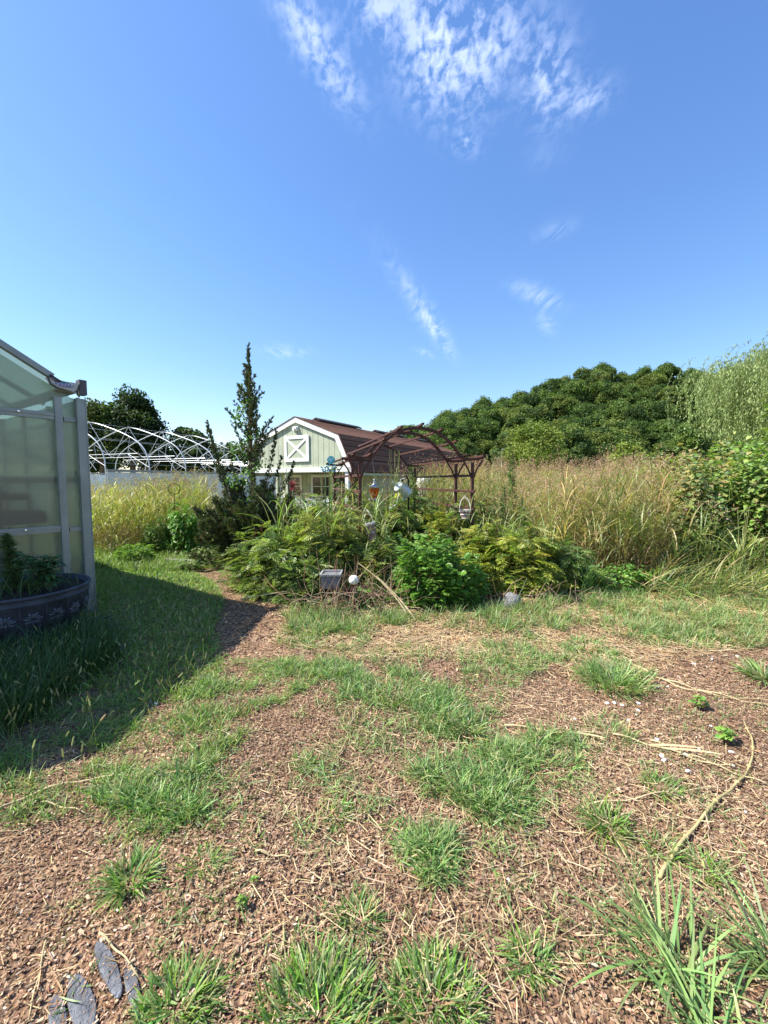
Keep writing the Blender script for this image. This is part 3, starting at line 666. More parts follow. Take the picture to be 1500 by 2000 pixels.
    a = Acc(); box(a, (0, -.06, 1.945), (4.1, .05, .135)); box(a, (0, .65, 1.885), (3.86, 1.26, .012)); a.build('fascia', WHITE, root)
    for s_ in (1, -1): a = Acc(); box(a, (s_ * 2.1, L_ / 2, 1.81), (.03, L_ + .1, .07)); a.build('fascia', SAGE, root)
    # hay door with X
    a = Acc(); cx, z0, z1, hw = .02, 2.2, 2.99, .49
    box(a, (cx, -.04, (z0 + z1) / 2), (2 * hw - .1, .012, z1 - z0 - .1)); dr = a.build('hay_door', SAGE, root)
    a = Acc()
    for z in (z0 + .05, z1 - .05): box(a, (cx, -.052, z), (2 * hw, .03, .1))
    for s_ in (-1, 1): box(a, (cx + s_ * (hw - .05), -.05, (z0 + z1) / 2), (.1, .03, z1 - z0 - .2))
    a.build('frame', WHITE, dr)
    a = Acc(); bar(a, (cx - hw + .1, -.052, z0 + .1), (cx + hw - .1, -.052, z1 - .1), .024, .065, up=(0, 0, 1)); bar(a, (cx - hw + .1, -.058, z1 - .1), (cx + hw - .1, -.058, z0 + .1), .024, .065); a.build('cross_brace', WHITE, dr)
    a = Acc(); box(a, (.0, -.05, 3.2), (.2, .05, .13)); box(a, (-.03, -.1, 3.2), (.07, .08, .07)); box(a, (.06, -.1, 3.22), (.05, .07, .05)); a.build('flood_light', WHITE, root)
    # porch posts
    for x_ in (-1.9, -.83, -.42, 1.88): a = Acc(); box(a, (x_, .0, .93), (.11 if x_ != -.83 else .08, .1, 1.86)); a.build('porch_post', WHITE if x_ > 1 else SAGE, root)
    a = Acc(); box(a, (0, .62, .09), (4.0, 1.3, .18)); a.build('porch_floor', mat('deck_wood', (.25, .2, .15), .9), root)
    # windows + door at the back of the porch
    for cx_, w_, z0_, z1_ in ((-.05, .78, .75, 1.78), (-1.35, .7, .75, 1.78)):
        a = Acc()
        for z in (z0_, z1_): box(a, (cx_, 1.265, z), (w_ + .14, .04, .08))
        for s_ in (-1, 1): box(a, (cx_ + s_ * (w_ / 2 + .03), 1.265, (z0_ + z1_) / 2), (.08, .04, z1_ - z0_ - .08))
        f = a.build('window', WHITE, root); tag(f, None, None)
        a = Acc(); box(a, (cx_, 1.275, (z0_ + z1_) / 2), (w_, .012, z1_ - z0_ - .08)); a.build('pane', DARKGLASS, f)
        a = Acc(); box(a, (cx_, 1.26, (z0_ + z1_) / 2), (.022, .016, z1_ - z0_ - .08)); 
        for q in (.33, .66): box(a, (cx_, 1.252, z0_ + (z1_ - z0_) * q), (w_, .016, .022 if q > .5 else .045))
        a.build('muntin', WHITE, f)
    a = Acc(); box(a, (1.1, 1.27, .95), (.85, .03, 1.75)); d_ = a.build('door', mat('dark_door', (.05, .05, .045), .6), root)
    a = Acc(); 
    for s_ in (-1, 1): box(a, (1.1 + s_ * .46, 1.262, .95), (.07, .045, 1.8))
    box(a, (1.1, 1.262, 1.82), (.85, .045, .07)); a.build('door_frame', SAGE, d_)
    a = Acc(); lathe(a, [(0, 0), (.03, 0), (.03, .03), (0, .04)], 10, (.76, 1.22, .95), np.array([(1, 0, 0), (0, 0, -1), (0, 1, 0)]).T); a.build('door_handle', mat('brass', (.5, .4, .2), .3, 1), d_)
    # side windows right
    for y_ in (3.2, 6.2):
        a = Acc()
        for z in (.85, 1.65): box(a, (wx + .035, y_, z), (.04, .86, .08))
        for s_ in (-1, 1): box(a, (wx + .035, y_ + s_ * .39, 1.25), (.04, .08, .72))
        f = a.build('window', SAGE, root)
        a = Acc(); box(a, (wx + .025, y_, 1.25), (.02, .7, .72)); a.build('pane', DARKGLASS, f)
    for y_ in (2.2, 4.9, 8.6):
        a = Acc(); box(a, (wx + .03, y_, .9), (.05, .09, 1.75)); a.build('corner_board', SAGE, root)
    for y0, y1 in ((.9, 3.4), (4.6, 7.1), (8.3, 9.8)):
        a = Acc(); prism(a, [(-.16, -.045), (0, .03), (.16, -.045), (.16, 0.0), (0, .075), (-.16, 0.0)], (0, y0, 3.59), (1, 0, 0), (0, 0, 1), (0, 1, 0), y1 - y0); a.build('ridge_vent', VENT, root)
    return root
barn()

# =========================================================== HOOP HOUSE FRAME
PIPE = mat('white_pipe', (.6, .62, .64), .35, .2, .1, 3, 0)
def hoop_house():
    HA = R(20.5); root = empty('hoop_house', (-12.5, 18.0, 0), 'bare white arched greenhouse frame with W trusses above a pale side wall', 'greenhouse frame', rz=-HA)
    w_ = 3.38; zb = 2.0; zt = 4.12; n = 9; sp = 1.82
    def arc(t):       # t in -1..1 -> gothic arch, near vertical at the eave
        s_ = abs(t); x = w_ * math.sin(s_ * math.pi / 2) ** .92 if s_ > 0 else 0
        z = zb + (zt - zb) * (1 - s_ ** 1.05 * .74 - .26 * s_ ** 6) 
        return Vector((math.copysign(x, t), 0, z))
    for k in range(-1, n):
        y = k * sp; a = Acc()
        tube(a, [Vector((-w_, y, 0.02))] + [arc(t) + Vector((0, y, 0)) for t in np.linspace(-1, 1, 25)] + [Vector((w_, y, 0.02))], .022, sides=7); a.build('arch', PIPE, root, smooth=True)
        a = Acc(); zc_ = 2.72
        tube(a, [(-2.75, y, zc_), (2.75, y, zc_)], .010, sides=5)
        for s_ in (-1, 1):
            A = arc(.0) + Vector((0, y, 0)); C1 = Vector((s_ * 1.1, y, zc_)); B = arc(s_ * .47) + Vector((0, y, 0)); C2 = Vector((s_ * 2.2, y, zc_)); D = arc(s_ * .75) + Vector((0, y, 0))
            for p_, q_ in ((A, C1), (C1, B), (B, C2), (C2, arc(s_ * .97) + Vector((0, y, 0))), (C2, Vector((s_ * 2.9, y, 2.0)))): tube(a, [p_, q_], .008, sides=5)
        a.build('truss', PIPE, root)
    for t in (-.85, -.6, -.3, 0, .3, .6, .85):
        a = Acc(); q = arc(t); tube(a, [q + Vector((0, -sp, -.035)), q + Vector((0, (n - 1) * sp, -.035))], .006, sides=5); a.build('purlin', PIPE, root)
    WALLM = mat('pale_film', (.72, .75, .78), .5, 0, .25, 1.2, .3, c2=(.5, .55, .6))
    for s_ in (-1, 1):
        a = Acc(); y = -sp
        while y < (n - 1) * sp - .01:
            box(a, (s_ * (w_ + .06), y + sp / 2, .98), (.03, sp - .02, 1.9)); y += sp
        a.build('side_wall', WALLM, root)
        a = Acc(); box(a, (s_ * (w_ + .06), (n - 2) * sp / 2, 1.99), (.07, n * sp, .09)); a.build('eave_rail', GREY, root)
hoop_house()

# =========================================================== GREENHOUSE (left)
ALU = mat('aluminium', (.25, .28, .27), .45, .35, .2, 5, .05)
def greenhouse():
    c0 = G(184, 1196); WA = math.atan2(.826, .564)      # gable wall runs towards the camera on the left
    # local frame: +x along gable wall going away from the corner to the left/near, +y = outward normal of the gable (towards viewer right), z up
    ex = Vector((-.564, -.826, 0)).normalized(); ey = Vector((.826, -.564, 0)).normalized()
    root = empty('greenhouse', (c0.x, c0.y, 0), 'ribbed translucent panel greenhouse with grey metal frame at the left edge', 'greenhouse')
    root.matrix_world = Matrix(((ex.x, -ey.x, 0, c0.x), (ex.y, -ey.y, 0, c0.y), (0, 0, 1, 0), (0, 0, 0, 1)))
    root.rotation_mode = 'XYZ'
    # determinant is +1 : columns ex, -ey, z ; so local +y points into the greenhouse
    m, t_, b_ = newmat('twinwall_panel')
    tcn_ = t_.nodes.new('ShaderNodeTexCoord'); wv = t_.nodes.new('ShaderNodeTexWave'); wv.bands_direction = 'X'; wv.inputs['Scale'].default_value = 26
    mp = t_.nodes.new('ShaderNodeMapping'); t_.links.new(tcn_.outputs['Object'], mp.inputs[0]); t_.links.new(mp.outputs[0], wv.inputs[0])
    r_ = t_.nodes.new('ShaderNodeValToRGB'); t_.links.new(wv.outputs['Fac'], r_.inputs[0]); r_.color_ramp.elements[0].color = (.26, .29, .26, 1); r_.color_ramp.elements[1].color = (.43, .46, .40, 1)
    tr = t_.nodes.new('ShaderNodeBsdfTranslucent'); df = t_.nodes.new('ShaderNodeBsdfDiffuse'); gl = t_.nodes.new('ShaderNodeBsdfGlossy'); rf = t_.nodes.new('ShaderNodeBsdfRefraction'); 
    rf.inputs['IOR'].default_value = 1.02; rf.inputs['Roughness'].default_value = .3; gl.inputs['Roughness'].default_value = .25
    tp = t_.nodes.new('ShaderNodeBsdfTransparent')
    for n_ in (tr, df): t_.links.new(r_.outputs[0], n_.inputs[0])
    tp.inputs[0].default_value = (.8, .88, .8, 1); rf.inputs[0].default_value = (.8, .88, .8, 1)
    def mix(f_, a_, b2):
        x = t_.nodes.new('ShaderNodeMixShader'); x.inputs[0].default_value = f_; t_.links.new(a_, x.inputs[1]); t_.links.new(b2, x.inputs[2]); return x.outputs[0]
    see = mix(.6, rf.outputs[0], tp.outputs[0])
    body = mix(.68, tr.outputs[0], see); body = mix(.14, body, df.outputs[0]); body = mix(.05, body, gl.outputs[0])
    t_.links.new(body, t_.nodes['Material Output'].inputs[0])
    PANEL = m
    he = 2.56; W_ = 6.8; hp = he + .0 + .58 * 3.4; Lg = 7.0
    def rz(x): return he + .0 + .58 * (x if x < W_ / 2 else W_ - x)
    # gable panel
    a = Acc(); prism(a, [(.05, .1), (W_, .1), (W_, he + .1), (W_ / 2, hp - .06), (.12, rz(.12) - .06), (.05, he)], (0, .03, 0), (1, 0, 0), (0, 0, 1), (0, 1, 0), .012); a.build('gable_panel', PANEL, root)
    a = Acc(); prism(a, [(.0, .1), (W_, .1), (W_, he + .1), (W_ / 2, hp - .06), (0, he + .1)], (0, Lg, 0), (1, 0, 0), (0, 0, 1), (0, 1, 0), .012); a.build('gable_panel', PANEL, root)
    for x_ in (0.02, W_): a = Acc(); box(a, (x_, Lg / 2 + .03, he / 2 + .05), (.012, Lg - .08, he - .1)); a.build('side_panel', PANEL, root)
    for s_ in (0, 1):
        a = Acc(); x0, x1 = (0.1, W_ / 2) if s_ == 0 else (W_ - .1, W_ / 2); v = [(x0, 0, rz(x0)), (x1, 0, hp), (x1, 0, hp + .014), (x0, 0, rz(x0) + .014)]
        vv = [(p_[0], y, p_[2]) for y in (-.02, Lg) for p_ in v]; a.add(vv, (.5, .5, .5), [np.array([(0, 1, 2, 3), (7, 6, 5, 4), (0, 4, 5, 1), (3, 2, 6, 7), (0, 3, 7, 4), (1, 5, 6, 2)])]); a.build('roof_panel', PANEL, root)
    # posts
    def part(name, boxes, mt, par=None):
        a = Acc()
        for c_, s_ in boxes: box(a, c_, s_)
        return a.build(name, mt, par or root)
    part('corner_post', [((.045, -.005, he / 2), (.085, .09, he)), ((-.004, -.03, he / 2), (.012, .05, he))], ALU)
    part('frame_post', [((.255, 0.005, he / 2), (.07, .05, he - .02)), ((.292, -.004, he / 2), (.006, .06, he - .02))], ALU)
    part('frame_post', [((2.4, .005, he / 2 + .3), (.07, .05, he + .8))], ALU); part('frame_post', [((4.4, .005, he / 2 + .3), (.07, .05, he + .8))], ALU); part('frame_post', [((W_ - .04, .0, he / 2), (.085, .09, he))], ALU)
    # rails with bolts
    for z_ in (2.33, 1.06):
        rl = part('rail', [((2.4 / 2 + .19, -.004, z_), (2.4 - .22 - .0, .03, .075)), ((2.4 / 2 + .19, -.024, z_ + .012), (2.4 - .22, .014, .02)), ((.145, .005, z_ - .02), (.12, .03, .05))], ALU)
        a = Acc()
        for x_ in (.62, 1.3, 2.0): lathe(a, [(0, .014), (.012, .012), (.016, 0), (.016, -.006)], 10, (x_, -.03 if z_ < 2 else -.036, z_ + .012), np.array([(1, 0, 0), (0, 0, 1), (0, -1, 0)]).T)
        a.build('bolt', mat('bolt_steel', (.7, .7, .7), .25, 1), rl)
    for z_ in (1.62, .12): part('rail', [((W_ / 2, .075, z_), (W_ - .2, .04, .07))], ALU)
    # rafters on the rake + dark gasket + eave knuckle
    a = Acc(); bar(a, (.30, -.02, rz(.3) + .03), (W_ / 2, -.02, hp + .03), .07, .06); bar(a, (W_ - .1, -.02, rz(W_ - .1) + .03), (W_ / 2, -.02, hp + .03), .07, .06); a.build('rafter', ALU, root)
    a = Acc(); bar(a, (.24, -.03, rz(.24) + .0), (.34, -.03, rz(.34) + .0), .09, .05); a.build('gasket', mat('black_rubber', (.02, .02, .022), .6), root)
    for y_ in np.arange(.9, Lg, .95):
        a = Acc(); bar(a, (.1, y_, rz(.1) - .03), (W_ / 2, y_, hp - .03), .04, .05); bar(a, (W_ - .1, y_, rz(.1) - .03), (W_ / 2, y_, hp - .03), .04, .05); a.build('rafter', ALU, root)
        for x_ in (.06, W_ - .06): part('frame_post', [((x_, y_, he / 2), (.05, .04, he))], ALU)
    for y_ in (Lg - .03,):
        for x_ in (.06, W_ - .06): part('frame_post', [((x_, y_, he / 2), (.08, .06, he))], ALU)
    for z_ in (.12, 1.06, 1.7, 2.33): part('rail', [((.06, Lg / 2, z_), (.03, Lg - .3, .05))], ALU); part('rail', [((W_ - .06, Lg / 2, z_), (.03, Lg - .3, .05))], ALU)
    part('sill', [((W_ / 2, .01, .05), (W_, .1, .1))], mat('treated_timber', (.12, .13, .1), .8))
    # gutter end cap with its emblem: a channel shape seen from the end
    a = Acc(); cap_o = [(.36, 2.745), (.335, 2.675), (.28, 2.64), (.12, 2.62), (.085, 2.64), (.055, 2.725), (.2, 2.725)]
    prism(a, cap_o[::-1], (0, -.075, 0), (1, 0, 0), (0, 0, 1), (0, 1, 0), .05); g_ = a.build('gutter_cap', mat('cap_plastic', (.42, .42, .38), .5, 0, .08, 4, 0), root)
    a = Acc(); rimp = [Vector((x_, -.08, z_)) for x_, z_ in cap_o[:-1]]; tube(a, rimp, .007, sides=5); a.build('cap_rim', mat('black_rubber_rim', (.03, .03, .03), .6), g_)
    a = Acc(); box(a, (.17, Lg / 2, 2.63), (.2, Lg, .02)); box(a, (.075, Lg / 2, 2.68), (.012, Lg, .1)); a.build('gutter', ALU, root)
    a = Acc(); box(a, (.02, -.02, 2.69), (.075, .1, .17)); a.build('post_cap', mat('dark_cap', (.09, .09, .095), .6), root)
    # emblem : blue lettering in an oval over a green dome
    EM = mat('emblem_blue', (.01, .03, .28), .5, 0, .05, 5, 0); EG = mat('emblem_green', (.02, .2, .16), .5, 0, .05, 5, 0)
    a = Acc(); arc_ = [(.047 * math.cos(t), .034 * math.sin(t)) for t in np.linspace(0, math.pi, 14)]
    prism(a, [(.205 - x_, 2.69 + z_ * .8) for x_, z_ in arc_], (0, -.079, 0), (1, 0, 0), (0, 0, 1), (0, 1, 0), .003); a.build('emblem_dome', EG, g_)
    a = Acc(); el = [(.205 + .088 * math.cos(t), 2.682 + .021 * math.sin(t)) for t in np.linspace(0, 2 * math.pi, 24, False)]
    prism(a, el, (0, -.082, 0), (1, 0, 0), (0, 0, 1), (0, 1, 0), .003); a.build('emblem_oval', EM, g_)
    cu = bpy.data.curves.new('lettering', 'FONT'); cu.body = 'SOLEXX'; cu.size = .044; cu.align_x = 'CENTER'; cu.align_y = 'CENTER'; cu.extrude = .0008
    tmp = bpy.data.objects.new('tmp', cu); col.objects.link(tmp); bpy.context.view_layer.update()
    me = bpy.data.meshes.new_from_object(tmp.evaluated_get(bpy.context.evaluated_depsgraph_get())); bpy.data.objects.remove(tmp)
    for vtx in me.vertices: x_, y_, z_ = vtx.co; vtx.co = (.205 - x_, -.0845 - z_, 2.682 + y_)
    me.name = 'lettering'; me.materials.clear(); me.materials.append(mat('lettering_white', (.75, .77, .75), .5, 0, .03, 5, 0)); lo = bpy.data.objects.new('lettering', me); col.objects.link(lo); lo.parent = g_
    return root, ex, -ey, c0
gh_root, GX, GY, GC = greenhouse()
# bench inside the greenhouse: its own thing
def ghp(x, y, z=0): return Vector((GC.x, GC.y, 0)) + GX * x + GY * y + Vector((0, 0, z))
DW = mat('dark_bench_wood', (.05, .035, .025), .8)
bench = empty('potting_bench', ghp(1.6, .31), 'dark wooden potting bench seen through the greenhouse panels', 'bench'); bench.rotation_euler = (0, 0, math.atan2(GX.y, GX.x))
a = Acc(); box(a, (0, 0, 1.44), (2.1, .5, .09)); a.build('upper_shelf', DW, bench)
a = Acc(); box(a, (-.15, .0, 1.2), (2.1, .5, .14)); a.build('work_top', mat('bench_slate', (.03, .038, .035), .7), bench)
for x_, y_ in ((-.78, -.2), (-.78, .2), (.95, -.2), (.95, .2)):
    a = Acc(); box(a, (x_, y_, .78), (.1, .09, 1.56)); a.build('leg', DW, bench)
a = Acc(); box(a, (0, 0, .62), (1.9, .45, .05)); a.build('lower_shelf', DW, bench)

# =========================================================== ARBOR
RUST = mat('rusty_red_wood', (.095, .034, .024), .7, 0, .45, 9, .25, c2=(.045, .018, .014))
def arbor():
    AA = R(14); a_ax = Vector((-math.sin(AA), math.cos(AA), 0))
    base = P(703, 940, 6.2); base.z = 0; Wd = 1.80
    root = empty('garden_arbor', base, 'rusty red metal arbor with arched slatted top among the shrubs', 'arbor', rz=AA)   # local x = across, y = along
    hz = 1.92; rise = .46
    def prof(t): return hz + rise * (max(0, 1 - abs(t / .80) ** 2.4) * .94 + .06 * max(0, math.cos(math.pi * min(1, abs(t)) / 2)))
    for s in (0, .64, 2.9):
        for x in (0, Wd):
            a = Acc(); box(a, (x, s, hz / 2 - .02), (.042, .042, hz)); a.build('post', RUST, root)
            for d in (-1, 1):
                a = Acc(); tube(a, [(x, s, 1.58), (x + d * .035, s, 1.7), (x + d * .08, s, 1.8), (x + d * .17, s, 1.93)], .014, sides=6)
                a.build('bracket', RUST, root)
        a = Acc(); ts = np.linspace(-1.2, 1.2, 33)
        for i in range(32):
            p_ = Vector((Wd / 2 + ts[i] * Wd / 2, s, prof(ts[i]) + .02 + .03 * max(0, abs(ts[i]) - 1) * 5)); q_ = Vector((Wd / 2 + ts[i + 1] * Wd / 2, s, prof(ts[i + 1]) + .02 + .03 * max(0, abs(ts[i + 1]) - 1) * 5))
            bar(a, p_, q_ + (q_ - p_) * .08, .036, .042)
        a.build('arch', RUST, root)
    for t in (-1.12, -.84, -.6, -.34, .04, .37, .62, .85, 1.12):
        a = Acc(); z = prof(t) + .058; x = Wd / 2 + t * Wd / 2
        j = random.uniform(-.05, .05)
        bar(a, (x, -.12 + j, z + .018), (x, .1, z), .038, .028); bar(a, (x, .1, z), (x, 3.1, z - .0), .036, .027); bar(a, (x, 3.1, z), (x, 3.28 + j, z + .02), .038, .028)
        a.build('slat', RUST, root)
    for x, d in ((0, -1), (Wd, 1)):
        for z in (1.69, 1.44, 1.17, .93, .66, .4):
            a = Acc(); bar(a, (x - d * .002, -.08, z), (x - d * .002, 3.15, z), .03, .038); a.build('rung', RUST, root)
    return root, base, Vector((math.cos(AA), math.sin(AA), 0)), a_ax
arb, AB, ACX, AAX = arbor()
def ap(x, s, z): return AB + ACX * x + AAX * s + Vector((0, 0, z))

# ---- things hung on or around the arbor
def hang_basket(pos, label, tall=.24, r=.075, ry=.3, seed=0):
    g = random.Random(seed); root = empty('wicker_basket', pos, label, 'basket', 'hanging baskets on the arbor'); root.rotation_euler = (g.uniform(-.15, .15), ry, g.uniform(0, 3))
    WK = mat('basket_wicker', (.55, .4, .4), .9, 0, .5, 40, .5, c2=(.2, .08, .09)); WT = mat('whitewash', (.75, .7, .66), .9, 0, .2, 20, .3)
    a = Acc(); n = 18
    for k in range(n):
        t = k / n * 6.283; tube(a, [(r * .55 * math.cos(t), r * .55 * math.sin(t), -tall), (r * .8 * math.cos(t), r * .8 * math.sin(t), -tall * .45), (r * math.cos(t), r * math.sin(t), 0)], .0055, sides=5)
    lathe(a, [(r * .5, -tall + .01), (r * .56, -tall * .6), (r * .85, -tall * .2), (r * .92, -.01)], 14)
    a.build('basket_body', WK, root)
    a = Acc()
    for z, q in ((0, 1.05), (-.02, 1.02), (-tall * .55, .8), (-tall, .6)):
        tube(a, [(r * q * math.cos(t), r * q * math.sin(t), z + .006 * math.sin(t * 9)) for t in np.linspace(0, 6.283, 25)], .008 if z > -.1 else .005, sides=5)
    a.build('basket_rim', WT, root)
    a = Acc(); tube(a, [(r * math.cos(t), 0, .2 * math.sin(t)) for t in np.linspace(0, math.pi, 15)], .006, sides=5); tube(a, [(.014 * math.cos(t), 0, .215 + .014 * math.sin(t)) for t in np.linspace(0, 6.283, 9)], .003, sides=4); a.build('handle', WT, root)
hang_basket(ap(.10, -.14, .99), 'whitewashed pink basket hanging tilted on the near left arbor post', .24, .085, .22, 1)
hang_basket(ap(1.66, -.05, 1.15), 'small whitewashed wire basket with tall handle hanging by the right arbor posts', .13, .085, .05, 2)
# hummingbird feeder
fp = P(731, 955, 6.9); root = empty('bird_feeder', (fp.x, fp.y, 1.44), 'amber glass hummingbird feeder with pale red tray hanging inside the arbor', 'bird feeder')
m, t, b = newmat('amber_glass'); b.inputs['Base Color'].default_value = (.75, .16, .015, 1); b.inputs['Roughness'].default_value = .12; b.inputs['Transmission Weight'].default_value = .55; b.inputs['IOR'].default_value = 1.2
tn = t.nodes.new('ShaderNodeTexNoise'); tn.inputs['Scale'].default_value = 25; rr_ = t.nodes.new('ShaderNodeValToRGB'); t.links.new(tn.outputs[0], rr_.inputs[0]); rr_.color_ramp.elements[0].color = (.35, .06, .01, 1); rr_.color_ramp.elements[1].color = (.9, .25, .03, 1); t.links.new(rr_.outputs[0], b.inputs['Base Color'])
a = Acc(); lathe(a, [(0, -.12), (.04, -.12), (.055, -.06), (.08, .0), (.082, .045), (.07, .06)], 16); a.build('nectar_bottle', m, root, smooth=True)
SIL = mat('tarnished_metal', (.5, .5, .48), .35, .8, .3, 20, .1)
a = Acc(); lathe(a, [(.074, .055), (.085, .06), (.06, .09), (.03, .11), (.018, .13), (.022, .15), (.01, .17), (.013, .19), (0, .2)], 16); a.build('cap', SIL, root, smooth=True)
a = Acc(); lathe(a, [(0, -.155), (.08, -.155), (.09, -.14), (.085, -.12), (.04, -.118), (0, -.118)], 20); tr_ = a.build('feeding_tray', mat('tray_red', (.45, .2, .2), .5, 0, .4, 15, .1, c2=(.6, .5, .48)), root)
a = Acc()
for k in range(5):
    t_ = k * 1.257; lathe(a, [(0, .012), (.012, .008), (.016, 0)], 8, (.068 * math.cos(t_), .068 * math.sin(t_), -.122))
a.build('feeding_port', WHITE, tr_)
a = Acc(); tube(a, [(0, 0, .19), (.002, 0, .3), (-.03, 0, .5)], .0025, sides=4); a.build('hanger', SIL, root)
# watering can, tipped, on a black hook post
wp = P(787, 957, 7.6); root = empty('watering_can', (wp.x, wp.y, wp.z), 'pale galvanised watering can hanging tipped on its spout side beside the dark post', 'watering can')
ZN = mat('zinc', (.56, .62, .62), .42, .35, .22, 9, .05)
ax_ = Vector((-.62, -.35, .5)).normalized(); sd_ = Vector((.45, -.2, .42)); sd_ = (sd_ - ax_ * sd_.dot(ax_)).normalized(); u_ = ax_.cross(sd_)
RW = np.array([sd_, u_, ax_]).T
def wv_(x, y, z): return tuple((RW @ np.array([x, y, z])))
a = Acc(); lathe(a, [(0, -.13), (.095, -.13), (.1, -.125), (.098, -.11), (.096, .1), (.1, .115), (.1, .125), (.094, .125), (.088, .1), (0, .09)], 28, rot=RW); a.build('can_body', ZN, root, True)
dn = Vector((-.3, -.1, -.55))
def tow(v): v = Vector(v); return v
sp_dir = Vector((-.75, -.12, -.5)).normalized()
p0 = Vector(wv_(0, 0, -.1)) + Vector((-.01, -.04, -.085))
a = Acc(); tube(a, [p0, p0 + sp_dir * .17, p0 + sp_dir * .33], [.019, .015, .012], sides=9); sp_o = a.build('spout', ZN, root, smooth=True)
e_ = p0 + sp_dir * .33
Rr = np.array([sp_dir.orthogonal().normalized(), sp_dir.cross(sp_dir.orthogonal().normalized()), sp_dir]).T
a = Acc(); lathe(a, [(.012, 0), (.035, .03), (.037, .036), (0, .042)], 12, e_, Rr); a.build('rose', ZN, sp_o)
a = Acc(); q0 = p0 + sp_dir * .16; tube(a, [Vector(wv_(0, 0, .08)) + Vector((-.03, -.03, -.08)), q0], .011, sides=7); a.build('brace', ZN, root, smooth=True)
a = Acc(); s0 = Vector(wv_(0, 0, .12)); tube(a, [s0 + Vector((.02, 0, .06)), s0 + Vector((-.05, 0, .04)), s0 + Vector((-.09, 0, .06)), s0 + Vector((-.1, 0, .1))], .01, sides=6); tube(a, [s0 + Vector((.05, 0, .06)), s0 + Vector((.04, 0, .12)), s0 + Vector((.1, 0, .14)), Vector(wv_(0, 0, -.1)) + Vector((.06, 0, .06))], .008, sides=6); a.build('handle', ZN, root)
BLK = mat('black_iron', (.02, .018, .016), .6, .3, .2, 10, .1)
a = Acc(); hx = wp.x + .1
tube(a, [(hx, wp.y + .03, 0), (hx, wp.y + .03, 1.45), (hx, wp.y + .03, 1.62), (hx - .04, wp.y + .02, 1.7), (hx - .1, wp.y, 1.68), (hx - .115, wp.y, 1.6)], .017, sides=6); o = a.build('hook_post', BLK, smooth=True); tag(o, 'dark iron post with a curled top carrying the watering can', 'hook post')
# shepherd hook + red feeder at the porch
hp_ = P(556, 953, 10.6); a = Acc(); x, y = hp_.x, hp_.y
tube(a, [(x + .12, y, 0), (x + .12, y, 1.3), (x + .1, y, 1.5), (x, y, 1.62), (x - .1, y, 1.55), (x - .14, y, 1.4), (x - .12, y, 1.3)], .014, sides=6); tube(a, [(x + .16, y, 0), (x + .16, y, .6)], .01, sides=5)
o = a.build('shepherd_hook', BLK, smooth=True); tag(o, 'black curved shepherd hook standing before the left porch post', 'shepherd hook')
rp = P(571, 947, 11.2); root = empty('hanging_birdhouse', (rp.x, rp.y, rp.z), 'small red wooden birdhouse feeder by the porch window', 'birdhouse')
RD = mat('red_paint', (.42, .06, .05), .6, 0, .3, 12, .2)
a = Acc(); prism(a, [(-.1, 0), (.1, 0), (.1, .02), (0, .1), (-.1, .02)], (0, -.08, .02), (1, 0, 0), (0, 0, 1), (0, 1, 0), .16); a.build('roof', RD, root)
a = Acc(); box(a, (0, 0, -.05), (.11, .1, .14)); bd = a.build('house_body', RD, root); a = Acc(); box(a, (0, 0, -.13), (.18, .15, .02)); a.build('perch_tray', RD, root)
a = Acc(); tube(a, [(0, 0, .12), (0, 0, .45)], .004, sides=4); a.build('hanger', BLK, root)
a = Acc(); lathe(a, [(.0, 0), (.025, 0)], 12, (0, -.052, -.03), np.array([(1, 0, 0), (0, 0, 1), (0, -1, 0)]).T); a.build('entrance_hole', BLK, bd)
# turquoise garden stake
tp = P(645, 905, 7.6); root = empty('garden_stake', (tp.x, tp.y, 0), 'turquoise metal garden stake with a heart disc above cut out leaf shapes', 'garden ornament')
TQ = mat('turquoise_paint', (.12, .45, .52), .5, .1, .25, 14, .1); TL = mat('pale_turquoise_paint', (.3, .62, .68), .5, .1, .2, 14, .1)
z0 = tp.z
a = Acc(); tube(a, [(-.09, .02, 0), (-.09, .02, z0 - .05)], .008, sides=6); a.build('stake', mat('green_stake', (.16, .25, .12), .5, 0, .2, 10, 0), root)
a = Acc(); prism(a, [(.072 * math.cos(t) * (1 + .05 * math.sin(7 * t)), .072 * math.sin(t)) for t in np.linspace(0, 6.283, 28, False)], (0.015, 0, z0 + .06), (1, 0, 0), (0, 0, 1), (0, 1, 0), .008); ds = a.build('disc', TQ, root)
a = Acc(); hrt = [(.0030 * 16 * math.sin(t) ** 3, .0030 * (13 * math.cos(t) - 5 * math.cos(2 * t) - 2 * math.cos(3 * t) - math.cos(4 * t))) for t in np.linspace(0, 6.283, 30, False)]
prism(a, hrt, (.015, -.008, z0 + .065), (1, 0, 0), (0, 0, 1), (0, 1, 0), .006); a.build('heart', TL, ds)
a = Acc(); g = random.Random(4)
for k in range(15):
    cx, cz = g.uniform(-.17, .1), g.uniform(-.16, -.02); an = g.uniform(-1, 1); lx, lz = math.cos(an), math.sin(an)
    o_ = [(.03 * u * lx - .011 * v * lz, .03 * u * lz + .011 * v * lx) for u, v in ((-1, 0), (-.4, 1), (.4, 1), (1, 0), (.4, -1), (-.4, -1))]
    prism(a, o_, (cx, g.uniform(-.01, .01), z0 + cz), (1, 0, 0), (0, 0, 1), (0, 1, 0), .005)
tube(a, [(-.17, 0, z0 - .12), (-.05, 0, z0 - .03), (.1, 0, z0 - .12)], .005, sides=5); tube(a, [(-.12, 0, z0 - .15), (-.05, 0, z0 - .07), (.02, 0, z0 - .15)], .005, sides=5); tube(a, [(-.05, 0, z0 - .15), (-.0, 0, z0 + .02)], .006, sides=5)
a.build('leaf_shapes', TQ, root)
